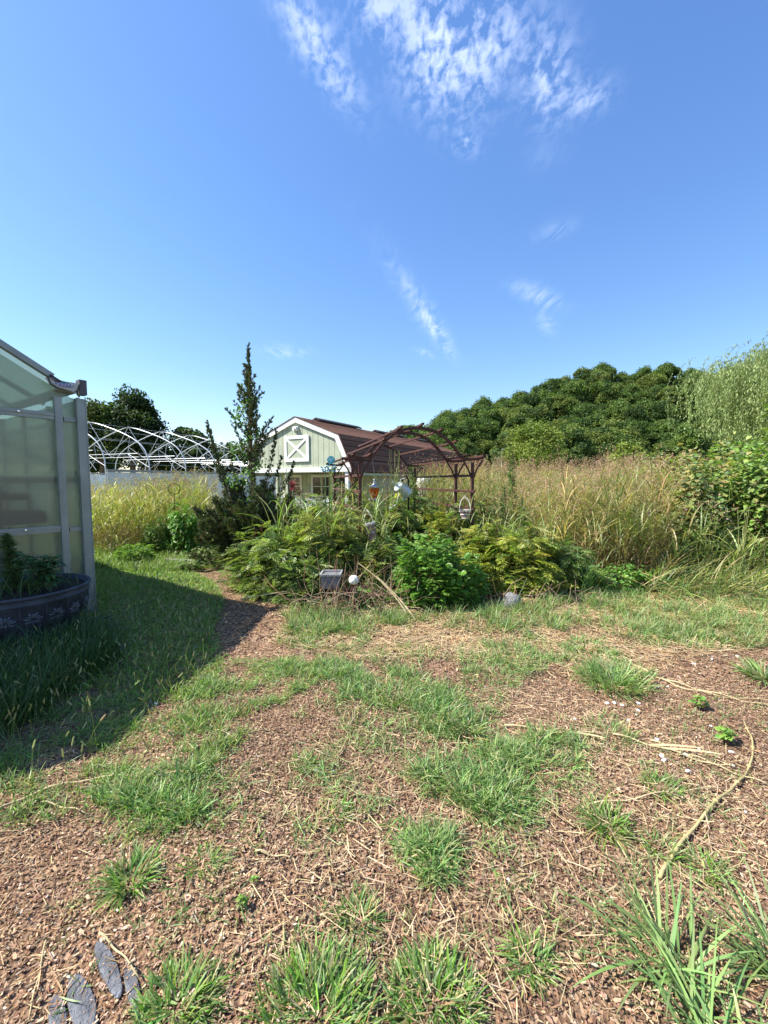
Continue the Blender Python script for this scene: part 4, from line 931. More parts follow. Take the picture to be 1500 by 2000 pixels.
# orange ring
op = P(686, 936, 7.2); a = Acc(); lathe(a, [(.024 + .014 * math.cos(t), .012 * math.sin(t)) for t in np.linspace(0, 6.283, 9)], 20, op, np.array([(1, 0, 0), (0, 0, 1), (0, -1, 0)]).T); tube(a, [op + Vector((0, 0, .035)), op + Vector((.01, 0, .25))], .002, sides=4)
o = a.build('hanging_ring', mat('orange_glaze', (.72, .36, .12), .35, 0, .2, 20, 0)); tag(o, 'small orange ring hanging in front of the white shed corner', 'ornament')
# white globe, grey planter, rock
gp = P(691, 1133, 4.9); o_ = Acc(); lathe(o_, [(.06 * math.sin(t), -.06 * math.cos(t)) for t in np.linspace(0.01, 3.13, 14)], 20, (0, 0, 0)); root = empty('garden_globe', gp, 'small white globe on a rusty stem under the left shrub', 'ornament')
o_.build('globe', mat('chalky_white', (.72, .73, .66), .6, 0, .25, 12, .2), root, True); a = Acc(); tube(a, [(0, 0, -.05), (.005, 0, -gp.z)], .012, sides=6); lathe(a, [(.012, -.08), (.035, -.06), (.04, -.045)], 10); a.build('stem', RUST, root, smooth=True)
pp = G(648, 1190); CON = mat('weathered_concrete', (.17, .175, .19), .9, 0, .4, 9, .6)
root = empty('concrete_planter', (pp.x, pp.y - .0, 0), 'grey concrete planter box raised among dry stems under the left shrub', 'planter')
a = Acc(); z = P(648, 1133, pp.y - .0).z
o4 = [(-.12, z + .08), (.12, z + .08), (.10, z - .08), (-.10, z - .08)]
prism(a, [(x_, z_) for x_, z_ in o4][::-1], (0, -.12, 0), (1, 0, 0), (0, 0, 1), (0, 1, 0), .24); a.build('planter_body', CON, root)
a = Acc()
for s_ in (-1, 1): box(a, (0, s_ * .12, z + .09), (.26, .03, .025)); box(a, (s_ * .12, 0, z + .09), (.02, .21, .025))
a.build('planter_rim', mat('pale_concrete', (.3, .3, .3), .9, 0, .2, 9, .4), root)
a = Acc(); box(a, (0, 0, (z - .08) / 2), (.1, .1, z - .08)); a.build('pedestal', BARK, root)
def rock(name, pos, s, label, cat, mt, seed, flat=1.0, group=None, sub=3):
    bm = bmesh.new(); bmesh.ops.create_icosphere(bm, subdivisions=sub, radius=1); g = np.random.default_rng(seed); k = g.normal(0, 1, (9, 3)); ph = g.uniform(0, 6, 9)
    for v in bm.verts:
        n_ = sum(math.sin(k[i].dot(np.array(v.co)) * 1.7 + ph[i]) for i in range(9)) / 9
        v.co *= 1 + .3 * n_; v.co.x *= s[0]; v.co.y *= s[1]; v.co.z *= s[2]
        v.co.z = max(min(v.co.z, s[2] * .8 * flat), -s[2] * .6)
    me = bpy.data.meshes.new(name); bm.to_mesh(me); bm.free(); me.materials.append(mt)
    for p_ in me.polygons: p_.use_smooth = True
    o = bpy.data.objects.new(name, me); col.objects.link(o); o.location = pos; return tag(o, label, cat, group)
STONE = mat('grey_stone', (.15, .155, .17), .85, 0, .55, 14, .8, bscale=90)
g_ = G(1000, 1190); rk = rock('rock', (g_.x, g_.y + .08, .05), (.13, .12, .17), 'upright grey white rock under the right hand shrub', 'rock', mat('pale_rock', (.25, .25, .245), .9, 0, .6, 9, .9), 3)
rk.rotation_euler = (0, .35, .3)
for px, py, s_, rz_, lb in [(212, 1892, (.11, .022, .020), -.72, 'long grey stone ridge poking through mulch, uppermost of the buried slabs'), (258, 1928, (.09, .017, .012), -.85, 'grey stone slab edge right of the long ridge, by the grass tuft'),
                            (160, 1962, (.11, .03, .018), -.75, 'broad dark grey buried slab at the bottom left edge'), (112, 1990, (.08, .02, .016), -.8, 'small grey slab corner nearest the bottom left corner')]:
    g_ = G(px, py); o = rock('buried_stone', (g_.x, g_.y, float(gh(g_.x, g_.y)) + .007), s_, lb, 'stone', STONE, px, .5, 'buried grey stone slabs', 4); o.rotation_euler = (0, 0, rz_)
g_ = G(215, 1272); o = rock('flat_stone', (g_.x, g_.y, .02), (.13, .09, .04), 'flat dark stone in the shaded grass near the patterned pot', 'stone', mat('dark_stone', (.1, .11, .11), .85, 0, .4, 6, .5), 12, .7)
WP = mat('white_pebble', (.72, .71, .68), .8, 0, .2, 9, .3)
peb = [(1228, 1408), (1283, 1448), (1230, 1439), (1340, 1480), (1366, 1467), (1388, 1424), (1297, 1494), (1343, 1516), (1243, 1396), (1247, 1375), (1246, 1388), (1200, 1372), (1215, 1377), (1186, 1372), (1296, 1330), (1304, 1344), (1285, 1345), (1292, 1484), (1428, 1473), (1355, 1301), (1390, 1295), (1440, 1288), (1432, 1500), (1455, 1600), (993, 1723), (320, 1357), (305, 1378), (650, 1507), (617, 1503), (1122, 1410)]
pe = None
for k, (px, py) in enumerate(peb):
    g_ = G(px, py); z = float(gh(g_.x, g_.y)) + .012
    if pe is None: pe = rock('pebble', (g_.x, g_.y, z), (.016, .012, .008), None, None, WP, 5, 1, None, 2); o = pe
    else: o = pe.copy(); col.objects.link(o); o.location = (g_.x, g_.y, z)
    s_ = random.uniform(.55, 1.25) * (1.3 if k < 4 else 1); o.scale = (s_, s_ * random.uniform(.7, 1), s_); o.rotation_euler = (0, 0, random.uniform(0, 6))
    tag(o, 'small white pebble lying on the brown mulch', 'pebble', 'white pebbles on the mulch')
g_ = G(82, 1357); rock('paper_scrap', (g_.x, g_.y, .03), (.03, .018, .012), 'crumpled white scrap in the dark grass at left', 'litter', WP, 44)
# concrete edging
e0, e1 = G(322, 1100), G(405, 1104); a = Acc(); d_ = (e1 - e0)
for k in range(3): p_ = e0 + d_ * (k / 3); q_ = e0 + d_ * ((k + 1) / 3 - .015); bar(a, p_ + Vector((0, 0, .04)), q_ + Vector((0, 0, .04)), .12, .1)
o = a.build('edging_block', mat('edging_concrete', (.36, .33, .3), .9, 0, .35, 6, .5)); tag(o, 'low row of pale concrete edging below the bright green plants', 'garden edging')
# metal ring trellis
rg = P(340, 955, 9.0); a = Acc(); tube(a, [rg + Vector((.13 * math.cos(t), 0, .11 * math.sin(t))) for t in np.linspace(0, 6.283, 25)], .008, sides=5); tube(a, [rg + Vector((0, 0, -.11)), Vector((rg.x, rg.y, 0))], .008, sides=5)
o = a.build('wire_ring_stake', BLK); tag(o, 'thin dark metal ring on a stake in the dry grass before the hoop house', 'garden ornament')
# white water tank behind the arbor
wt = P(828, 945, 12.5); root = empty('water_tank', (wt.x, wt.y, 0), 'white plastic tank with a dark pipe standing beyond the arbor', 'tank')
a = Acc(); lathe(a, [(0, 0.9), (.2, .9), (.22, 1.0), (.22, 1.55), (.19, 1.68), (.08, 1.74), (0, 1.74)], 20); a.build('tank_body', WHITE, root, True); a = Acc(); box(a, (0, 0, .45), (.4, .4, .9)); a.build('stand', GREY, root)

# ---- dry fallen stalks
DRYC = mat('dry_stalk', (.42, .33, .16), .8, 0, .4, 14, .3, c2=(.25, .22, .09)); PALE = mat('pale_stalk', (.5, .4, .22), .8, 0, .3, 14, .2)
def stalk(pts, r, label, mt=PALE, lift=.02, extra=()):
    P_ = [G(*p) for p in pts]; out = []
    for i in range(len(P_) - 1):
        for t in np.linspace(0, 1, 5, False):
            q = P_[i].lerp(P_[i + 1], t)
            out.append(q)
    out.append(P_[-1]); n = len(out)
    xs_ = np.array([tuple(q) for q in out]); k = np.array([.25, .5, .25])
    for _ in range(3): xs_[1:-1] = xs_[:-2] * .25 + xs_[1:-1] * .5 + xs_[2:] * .25
    xs_[:, 2] = gh(xs_[:, 0], xs_[:, 1]) + lift + .008 * np.sin(np.arange(n) * 1.1)
    a = Acc(); tube(a, xs_, np.linspace(r, r * .5, n), sides=6)
    for i in range(3, n - 1, 5): tube(a, [xs_[i], xs_[i] + (xs_[min(i + 1, n - 1)] - xs_[i]) * .12], r * 1.5, sides=6)
    for (i, dx, dy, ln) in extra:
        b0 = xs_[min(i, n - 1)]; blades(a, np.array([b0]), math.atan2(dy, dx), 1.4, .2, ln, r * 2.2, (.5, .42, .25), 5, ground=0)
    o = a.build('dry_stalk', mt, smooth=True); return tag(o, label, 'dry stalk', 'fallen dry stalks')
stalk([(1288, 1720), (1310, 1680), (1355, 1630), (1420, 1560), (1450, 1530), (1470, 1490), (1470, 1455), (1452, 1418)], .0085, 'thick curved tan stalk bending up the right side of the mulch', DRYC)
stalk([(1150, 1574), (1240, 1570), (1330, 1560), (1420, 1553)], .0045, 'thin straight stalk crossing the thick curved stalk')
stalk([(985, 1420), (1100, 1441), (1195, 1442)], .006, 'pale stalk lying left of the grass tuft where stalks meet', extra=((6, 1, -.6, .2),))
stalk([(1195, 1442), (1280, 1465), (1360, 1490), (1430, 1515), (1500, 1541)], .0065, 'pale stalk running to the right edge through the stalk bundle', extra=((4, 1, -.3, .3), (6, 1, -.4, .3)))
stalk([(1270, 1452), (1340, 1480), (1400, 1500), (1440, 1506)], .0055, 'upper pale stalk in the bundle beside the white pebbles')
stalk([(1235, 1298), (1300, 1330), (1360, 1348), (1440, 1368), (1520, 1385)], .007, 'long pale stalk reaching the right edge below the large tuft')
stalk([(1280, 1325), (1340, 1350), (1420, 1365), (1520, 1372)], .006, 'second pale stalk just above the long one at the right edge')
stalk([(-30, 1610), (60, 1560), (160, 1528), (260, 1523), (400, 1525)], .0065, 'long pale stalk arching over the grass at left')
stalk([(80, 1576), (130, 1585), (175, 1598)], .005, 'short pale stalk below the long arching one at left')
stalk([(195, 1843), (230, 1875), (272, 1928)], .0042, 'thin yellow stem crossing the buried grey stones', lift=.04)
stalk([(90, 1848), (75, 1920), (55, 2000)], .003, 'thin straight straw stem at the bottom left')
stalk([(500, 1675), (540, 1680), (582, 1686)], .0045, 'short bent yellow stem below the green edge')
stalk([(425, 1435), (480, 1460), (345, 1460)], .003, 'thin forked stem in the patchy grass')
stalk([(545, 1290), (640, 1270), (760, 1262)], .004, 'thin straw stem before the left shrub')
for k, (p0, p1, p2) in enumerate([((700, 1100), (770, 1150), (800, 1212)), ((735, 1125), (785, 1170), (812, 1215)), ((715, 1180), (745, 1205), (790, 1212)), ((640, 1190), (655, 1175), (690, 1190)), ((470, 1170), (560, 1150), (700, 1147))]):
    y0 = 4.9; a = Acc(); A_, B_, C_ = P(*p0, y0 + .15), P(*p1, y0 + .02), G(*p2); C_.z = .02
    pts = [A_.lerp(B_, t).lerp(B_.lerp(C_, t), t) for t in np.linspace(0, 1, 12)]; tube(a, pts, np.linspace(.006, .011, 12), sides=6)
    o = a.build('fallen_cane', PALE); tag(o, ['pale dry stem leaning down in front of the left shrub, longest of the group', 'pale dry stem just right of the longest leaning one', 'low curved dry stem at the foot of the left shrub', 'short twiggy dry stem beneath the concrete planter', 'green brown stem lying across below the planter'][k], 'dry cane', 'dry canes under the left shrub')

# =========================================================== SHRUBS
def twigs(px0, px1, py, Y, n, h, label):
    a = Acc()
    for k in range(n):
        x = (rng.uniform(px0, px1) - 750) / F * Y; y = Y + rng.uniform(-.12, .4); z = rng.uniform(0, h * .3); az = rng.uniform(0, 6.28); el = abs(rng.normal(.8, .5)); L_ = rng.uniform(.25, .75) * h
        p = [Vector((x, y, z))]; 
        for q in range(6):
            p.append(p[-1] + Vector((math.cos(az) * math.cos(el), math.sin(az) * math.cos(el), math.sin(el))) * L_ / 5); az += rng.normal(0, .25); el += rng.normal(-.06, .2)
        p = [Vector((v.x, v.y, max(v.z, .01))) for v in p]
        r = rng.uniform(.0022, .005); c = jit([(.3, .2, .13), (.42, .32, .2), (.2, .12, .08), (.36, .28, .18)][k % 4], 1)[0]; tube(a, p, np.linspace(r, r * .4, 7), c, 4)
    o = a.build('dead_twigs', DRY); return tag(o, label, 'dry twigs', kind='stuff')
twigs(560, 800, 1200, 4.95, 170, .8, 'tangle of dead brown twigs and stems under the left shrubs')
twigs(930, 1180, 1190, 5.15, 90, .45, 'thin dead twigs under the right hand shrubs')
def shrub(px, py, rx, ry, h, n, cols, label, temps=PINN, leaf=(.16, .27), name='shrub', stems=26, base_y=None, stemc=(.16, .09, .06), droop=.05, seedheads=0, low=.03, top_p=1.0, flat=.45, cat='shrub', group=None):
    if name == 'shrub' and temps is PINN: h *= 1.2; n = int(n * 1.25)
    b_ = G(px, py); b_.y += ry * .85; b_.z = 0; root = empty(name, b_, label, cat, group)
    a = Acc(); d = rdir(n, low, 1.0); az = np.arctan2(d[:, 1], d[:, 0])
    lump = 1 + .24 * np.sin(az * 3 + px) * (1 - d[:, 2]) + .17 * np.sin(az * 5 + d[:, 2] * 7 + px)
    rr = (rng.uniform(.35, 1, n) ** .45) * lump
    e = np.power(np.maximum(0, 1 - d[:, 2] ** 2), .35)[:, None]; dxy = d[:, :2] / (np.linalg.norm(d[:, :2], axis=1, keepdims=True) + 1e-6) * e
    p = np.stack([dxy[:, 0] * rx * rr, dxy[:, 1] * ry * rr, np.abs(d[:, 2]) ** .8 * h * rr * .92 + .03], 1)
    out = norm(np.stack([d[:, 0], d[:, 1], np.zeros(n)], 1) + rng.normal(0, .45, (n, 3)) * [1, 1, 0]); fw = out.copy(); fw[:, 2] = rng.normal(droop, .28, n)
    up = norm(np.stack([out[:, 0] * flat * .5, out[:, 1] * flat * .5, np.ones(n)], 1) + rng.normal(0, .25, (n, 3)))
    # clumped colour: neighbouring leaves share a tint
    cl = rng.normal(0, 1, (14, 3)) * [rx, ry, h]; near = np.argmin(((p[:, None] - cl[None]) ** 2).sum(-1), 1); base = np.asarray(cols, float)[rng.integers(0, len(cols), 14)]
    pick = rng.random(n) < .6; cc = np.where(pick[:, None], base[near], np.asarray(cols, float)[rng.integers(0, len(cols), n)]); cc = np.clip(cc * (1 + rng.normal(0, .17, (n, 1))) * (1 + rng.normal(0, .06, (n, 3))), .004, 1)
    ids = rng.integers(0, len(temps), n); sc_ = rng.uniform(*leaf, n)
    for k in range(len(temps)):
        q = ids == k
        if q.any(): inst(a, temps[k], fw[q], up[q], p[q] - norm(fw[q]) * sc_[q, None] * .5, sc_[q], cc[q])
    a.build('foliage', LEAF, root)
    s = Acc()
    for k in range(stems):
        t = rng.uniform(0, 6.28); r0 = rng.uniform(0, .45); r1 = rng.uniform(.3, .85); hh = h * rng.uniform(.5, .92) * math.sqrt(max(.1, 1 - (r1 * .8) ** 2))
        A_ = Vector((rx * r0 * math.cos(t), ry * r0 * math.sin(t), 0)); C_ = Vector((rx * r1 * math.cos(t), ry * r1 * math.sin(t), hh)); B_ = Vector((A_.x * .7 + C_.x * .3, A_.y * .7 + C_.y * .3, hh * .6))
        tube(s, [A_.lerp(B_, q).lerp(B_.lerp(C_, q), q) for q in np.linspace(0, 1, 7)], np.linspace(.0085, .003, 7), jit(stemc, 1)[0], 5)
    s.build('stems', DRY, root)
    if seedheads:
        for k in range(seedheads):
            s = Acc()
            t = rng.uniform(0, 6.28); r1 = math.sqrt(rng.random()) * .8; z = h * math.sqrt(1 - r1 * r1 * .8) * rng.uniform(.9, 1.02); c = np.array([rx * r1 * math.cos(t), ry * r1 * math.sin(t), z])
            m_ = 40; hh = rng.uniform(.1, .2); tt = rng.random(m_); q = c + np.stack([rng.normal(0, .012, m_) * (1.4 - tt), rng.normal(0, .012, m_) * (1.4 - tt), tt * hh], 1)
            inst(s, T_tri(.6, .1, 0), rdir(m_, -.2, 1), rdir(m_), q, .022, jit((.07, .03, .02), m_)); tube(s, [c - [0, 0, .15], c + [0, 0, hh * .9]], .004, (.1, .05, .03), 4)
            s.build('seed_head', DRY, root)
    return root
SO = [(.2, .26, .055), (.26, .32, .07), (.14, .2, .05), (.33, .35, .09), (.12, .18, .05)]
SOY = [(.28, .33, .06), (.36, .37, .07), (.19, .26, .055), (.42, .4, .1), (.13, .19, .045)]
SOG = [(.15, .22, .08), (.2, .27, .09), (.11, .17, .06), (.25, .31, .11)]
FG = [(.15, .28, .055), (.18, .33, .06), (.12, .24, .05), (.2, .34, .08)]
shrub(540, 1178, .75, .55, .80, 900, SOG + SO[:2], 'grey green compound leaved shrub at the left end of the row', seedheads=5)
shrub(470, 1120, .55, .5, .72, 620, SOG, 'low grey green shrub before the juniper at the far left of the row', leaf=(.14, .22))
shrub(635, 1172, .6, .52, 1.0, 950, SO, 'tall olive green shrub left of the arbor post', seedheads=14)
shrub(590, 1090, .8, .5, 1.1, 800, SO + SOG, 'olive shrub behind the left row before the porch', seedheads=12)
shrub(720, 1122, .42, .45, .72, 420, SO, 'olive shrub growing around the near left arbor post', seedheads=8)
shrub(790, 1120, .75, .7, 1.12, 1150, SO + SOY[:2] + FG[:1], 'wide leafy shrub filling the inside of the arbor', seedheads=12)
shrub(840, 1198, .40, .36, .92, 2000, FG, 'bright green feathery plant in the middle of the shrub row', FERN, (.07, .12), stems=30, stemc=(.12, .16, .06), flat=1.2, droop=.25)
shrub(765, 1150, .32, .3, .75, 1300, [(.09, .19, .06), (.11, .22, .06), (.14, .25, .07)], 'dark green feathery plant left of the bright green one', FERN, (.07, .12), stems=22, stemc=(.1, .12, .05), flat=1.2, droop=.25)
shrub(905, 1192, .33, .33, .66, 1200, FG + SO[:2], 'light green feathery plant between the bright plant and the rock', FERN, (.07, .12), stems=22, stemc=(.12, .16, .06), flat=1.2, droop=.25)
shrub(910, 1140, .62, .6, 1.02, 950, SOY + SO, 'yellow green layered shrub under the right arbor posts', seedheads=8)
shrub(1010, 1172, .68, .52, .82, 1100, SOY + SO[:2], 'yellow tipped layered shrub over the grey rock', seedheads=4)
shrub(1110, 1165, .5, .42, .62, 620, SO + SOG, 'dull green layered shrub at the right end of the row', leaf=(.14, .24))
shrub(1000, 1080, .8, .6, 1.1, 800, SO + SOG + [(.2, .15, .07)], 'browning shrub behind the right end of the row', seedheads=16)
shrub(690, 1065, .55, .5, 1.2, 420, SO, 'olive shrub inside the arbor behind the feeder', seedheads=8)
twigs(610, 700, 1200, 4.72, 70, .6, 'dry twigs crossing in front of the concrete planter')
shrub(742, 1172, .36, .3, .62, 420, SO + SOG, 'small olive shrub behind the leaning dry canes')
shrub(600, 1188, .34, .3, .5, 380, SOG + SO[:2], 'small grey green shrub left of the concrete planter')
shrub(690, 1150, .4, .35, .8, 420, SO, 'olive shrub rising behind the white globe', seedheads=5)
for px, py, lb in [(650, 1195, 'small lobed green seedling under the concrete planter'), (705, 1190, 'small lobed green seedling right of the planter')]:
    shrub(px, py, .13, .1, .24, 60, FG, lb, [BROADW], (.05, .09), stems=6, name='seedling', cat='plant')
for px, py, s_, lb in [(1375, 1395, .075, 'small yellow green seedling on mulch between the pale stalks'), (1428, 1462, .075, 'small bright seedling beside the curved stalk tip'), (497, 1740, .02, 'tiny light green seedling in the left mulch'), (468, 1790, .03, 'tiny seedling above the bottom left grass')]:
    shrub(px, py, s_ * .8, s_ * .6, s_ * 1.3, 34, [(.2, .33, .06), (.16, .28, .06)], lb, [BROADW], (s_ * .35, s_ * .6), stems=4, name='seedling', cat='plant', low=.2)

shrub(520, 1110, .6, .5, .85, 620, SOG + SO[:2], 'grey green shrub between the juniper and the porch', seedheads=4)
# bright plants at the left with glossy lance leaves
LL = [T_broad(.3, .06, .25), T_broad(.36, .05, .35)]
BG = [(.12, .26, .04), (.16, .32, .05), (.09, .2, .035), (.2, .34, .07)]
shrub(345, 1090, .45, .4, 1.12, 1500, BG, 'bright green glossy leaved plants left of the juniper', LL, (.09, .16), stems=26, stemc=(.12, .2, .06), droop=-.1, name='leafy_plant', cat='plant', low=.0)
shrub(295, 1090, .4, .35, .85, 900, BG[:3] + SOG, 'tall upright green stems left of the bright glossy plants', LL, (.07, .12), stems=40, stemc=(.12, .2, .06), droop=.2, name='leafy_plant', cat='plant')
shrub(250, 1105, .36, .3, .36, 600, [(.16, .26, .06), (.2, .3, .08)], 'low lime green mound at the lawn edge beside the greenhouse', [T_tri(.2, .03, .2)], (.1, .18), stems=10, name='leafy_plant', cat='plant')
shrub(395, 1105, .3, .22, .3, 420, SOG, 'low grey green mound behind the concrete edging', [BROAD], (.05, .09), stems=8, name='leafy_plant', cat='plant')
shrub(360, 1118, .26, .2, .2, 300, SOG + BG[:1], 'small leafy weeds in front of the concrete edging', [BROAD], (.04, .08), stems=8, name='leafy_plant', cat='plant')
# white flowered bush in front of the porch
r_ = shrub(622, 1040, .55, .4, 1.1, 300, SOG, 'white flowering bush before the porch window', [BROAD], (.07, .11), name='flowering_bush')
r_.location = (P(612, 985, 9.8).x, 9.8, 0)
a = Acc()
for k in range(26):
    t = rng.uniform(0, 6.28); q = math.sqrt(rng.random()) * .5; c = np.array([q * math.cos(t), q * math.sin(t) * .8, 1.12 + rng.uniform(-.18, .03)]); m_ = 60; d = rdir(m_)
    inst(a, T_broad(.9, .05, .1), norm(d + rng.normal(0, .6, (m_, 3))), d, c + d * [.1, .1, .07], .04, jit((.78, .8, .82), m_, .05, .02))
a.build('blossoms', DRY, r_)

# juniper with a tall spire
JC = [(.095, .14, .045), (.125, .165, .06), (.065, .1, .04), (.155, .175, .075), (.17, .145, .08)]
def juniper():
    b_ = G(478, 1118); b_.z = 0; b_.y += .5; Yb = b_.y
    root = empty('juniper_tree', b_, 'dark spreading juniper with one thin tall spire and splayed side shoots', 'tree')
    top = P(472, 672, Yb).z; T_ = Acc(); F_ = Acc()
    def shoot(p0, p1, r, dens=260, rad=.10, sz=(.05, .09), bend=.0, spread=1.0, taper=1.0):
        p0, p1 = Vector(p0), Vector(p1); m_ = p0.lerp(p1, .5) + Vector((bend, 0, -.1 * abs(bend)))
        pts = [p0.lerp(m_, t).lerp(m_.lerp(p1, t), t) for t in np.linspace(0, 1, 9)]; tube(T_, pts, np.linspace(r, .004, 9), (.15, .1, .07), 5)
        ln = (p1 - p0).length; n = int(dens * ln); t = rng.random(n); pa = np.array([tuple(q) for q in pts]); c = np.stack([np.interp(t * 8, range(9), pa[:, i]) for i in range(3)], 1)
        rd = rad * np.interp(t, [0, .5, 1], [1.0, .75, .12]) ** taper; off = rdir(n) * (rd * rng.uniform(.1, 1, n) ** .6)[:, None]
        ax = norm(np.array([tuple((p1 - p0).normalized())])); fw = norm(ax * .8 + norm(off + 1e-6) * .6 * spread + [0, 0, .35] + rng.normal(0, .25, (n, 3)))
        for k in range(3):
            q = rng.integers(0, 3, n) == k
            inst(F_, SPRIG[k], fw[q], rdir(q.sum()), c[q] + off[q], rng.uniform(*sz, q.sum()), mixcols(JC, q.sum()))
    top_l = top
    shoot((0, 0, 0), (.0, 0, top_l), .05, 190, .13, (.045, .08), taper=2.2)
    shoot((0, 0, top_l - 1.3), (-.02, 0, top_l - .45), .015, 160, .04); shoot((0, 0, top_l - .5), (-.015, 0, top_l - .08), .006, 170, .028, (.035, .06))
    for k in range(52):     # short upswept twigs along the spire
        z = rng.uniform(1.5, top_l - .45); az = rng.uniform(0, 6.28); ln = np.interp(z, [1.5, top_l - .4], [.85, .12]) * rng.uniform(.4, 1.1); shoot((0, 0, z), (math.cos(az) * ln * .7, math.sin(az) * ln * .7, z + ln * 1.0), .008, 130, .04, (.04, .07))
    def pxp(px, py): q = P(px, py, Yb); return (q.x - b_.x, q.y - b_.y, q.z)
    for e in [(400, 822), (407, 840), (541, 838), (550, 892), (503, 790), (440, 868), (425, 905), (573, 900)]:
        q = pxp(*e); shoot((q[0] * .15, rng.uniform(-.2, .2), .9), (q[0], rng.uniform(-.3, .2), q[2]), .015, 190, .06, (.04, .07), bend=q[0] * .25)
    for k in range(84):      # broad skirt
        az = rng.uniform(0, 6.28); r_ = rng.uniform(.35, 1.08); z1 = rng.uniform(.35, 1.7) * (1.1 - .35 * r_); r_ = r_ * np.interp(z1, [.3, 1.0, 1.8], [1.05, 1, .62])
        shoot((math.cos(az) * .1, math.sin(az) * .1, z1 * .35), (math.cos(az) * r_, math.sin(az) * r_ * .8, z1), .014, 330, .2, (.06, .1), bend=math.cos(az) * .15)
    F_.build('foliage', NEEDLE, root); T_.build('trunk', BARK, root, smooth=True)
    # green vine leaves climbing the spire
    V_ = Acc(); n = 620; t = rng.random(n) ** 1.2; z = 1.3 + t * (top_l - 2.0); a_ = t * 22 + rng.normal(0, .6, n); r_ = np.interp(t, [0, .5, 1], [.42, .3, .14]) * rng.uniform(.5, 1.1, n)
    p = np.stack([r_ * np.cos(a_) - .05, r_ * np.sin(a_) - .05, z], 1); inst(V_, BROADW, norm(rdir(n, -1, 0) + [0, -.5, -.5]), norm(rdir(n) + [0, -1, .6]), p, rng.uniform(.035, .065, n), mixcols([(.1, .2, .04), (.15, .26, .05)], n))
    V_.build('climbing_vine', LEAF, root)
juniper()

# =========================================================== TALL DRY GRASS (stuff)
TG = [(.28, .27, .075), (.36, .32, .11), (.20, .24, .06), (.42, .35, .16), (.14, .2, .05), (.38, .27, .13)]
def tall_grass(n, region, label, hgt, cols=TG, nb=9, seg=5, wd=.014, pan=True, pancol=(.42, .26, .17), pk=26, fall=.18):
    p = region(n); h = rng.uniform(*hgt, n) * (p[:, 3] if p.shape[1] > 3 else 1); p = p[:, :3]
    a = Acc(); az = rng.uniform(0, 6.28, n); tilt = np.abs(rng.normal(0, .12, n)); bent = rng.random(n) < fall; tilt = np.where(bent, rng.uniform(.3, .9, n), tilt)
    wv = np.maximum(wd * .35, p[:, 1] * .0008)
    q = blades(a, p, az, tilt, rng.uniform(0, .4, n), h, wv, mixcols([(.36, .32, .13), (.3, .26, .1), (.24, .25, .08)], n), 5, ground=None, prof=(1, 1, .9, .7, .4))
    # leaves start up along the culm
    t = rng.uniform(.08, .9, (n, nb)); idx = np.repeat(np.arange(n), nb); tf = t.ravel() * 5; i0 = np.minimum(tf.astype(int), 4); fr = (tf - i0)[:, None]
    bp_ = q[idx, i0] * (1 - fr) + q[idx, i0 + 1] * fr; m_ = len(bp_)
    tint = mixcols(cols, n, .15)[idx]; tint = tint * (1 + rng.normal(0, .15, (m_, 1))); lowm = t.ravel() < .35; tint[lowm] = tint[lowm] * .25 + np.array([.3, .19, .1]) * .75 * rng.uniform(.6, 1, (lowm.sum(), 1))
    blades(a, bp_, rng.uniform(0, 6.28, m_), rng.uniform(.15, .8, m_), rng.uniform(.7, 2.1, m_), rng.uniform(.28, .62, m_) * np.clip(h[idx] / 1.6, .5, 1.1), np.maximum(wd, bp_[:, 1] * .0014) * rng.uniform(.6, 1.2, m_), np.clip(tint, .01, 1), seg, ground=0)
    if pan:
        d = norm(q[:, -1] - q[:, -2]); idp = np.repeat(np.arange(n), pk); tt = rng.uniform(0, 1, n * pk); L_ = rng.uniform(.22, .4, n)[idp]
        rad = .085 * (1 - tt) + .015; off = rdir(n * pk) * (rad * rng.uniform(.2, 1, n * pk))[:, None]; pp_ = q[idp, -1] + d[idp] * (tt * L_ - .05)[:, None] + off
        inst(a, T_tri(.28, .02, 0), norm(d[idp] * .8 + norm(off)), rdir(n * pk), pp_, np.maximum(.035, pp_[:, 1] * .0035) * rng.uniform(.6, 1.2, n * pk), jit(pancol, n * pk, .25, .08))
    o = a.build('tall_grass', GRASS); return tag(o, label, 'tall grass', kind='stuff')
def region_poly(poly_xy, hfun=None):
    pl = np.array(poly_xy, float)
    def f(n):
        out = []; tot = 0
        while tot < n:
            k = 4 * n; x = rng.uniform(pl[:, 0].min(), pl[:, 0].max(), k); y = rng.uniform(pl[:, 1].min(), pl[:, 1].max(), k); ins = np.zeros(k, bool); j = len(pl) - 1
            for i in range(len(pl)):
                xi, yi = pl[i]; xj, yj = pl[j]; ins ^= ((yi > y) != (yj > y)) & (x < (xj - xi) * (y - yi) / (yj - yi + 1e-9) + xi); j = i
            q = np.stack([x, y, np.zeros(k)], 1)[ins]; out.append(q); tot += len(q)
        q = np.concatenate(out)[:n]; h_ = np.ones(n) if hfun is None else hfun(q); return np.concatenate([q, h_[:, None]], 1)
    return f
def xy(px, Y): return ((px - 750) / F * Y, Y)
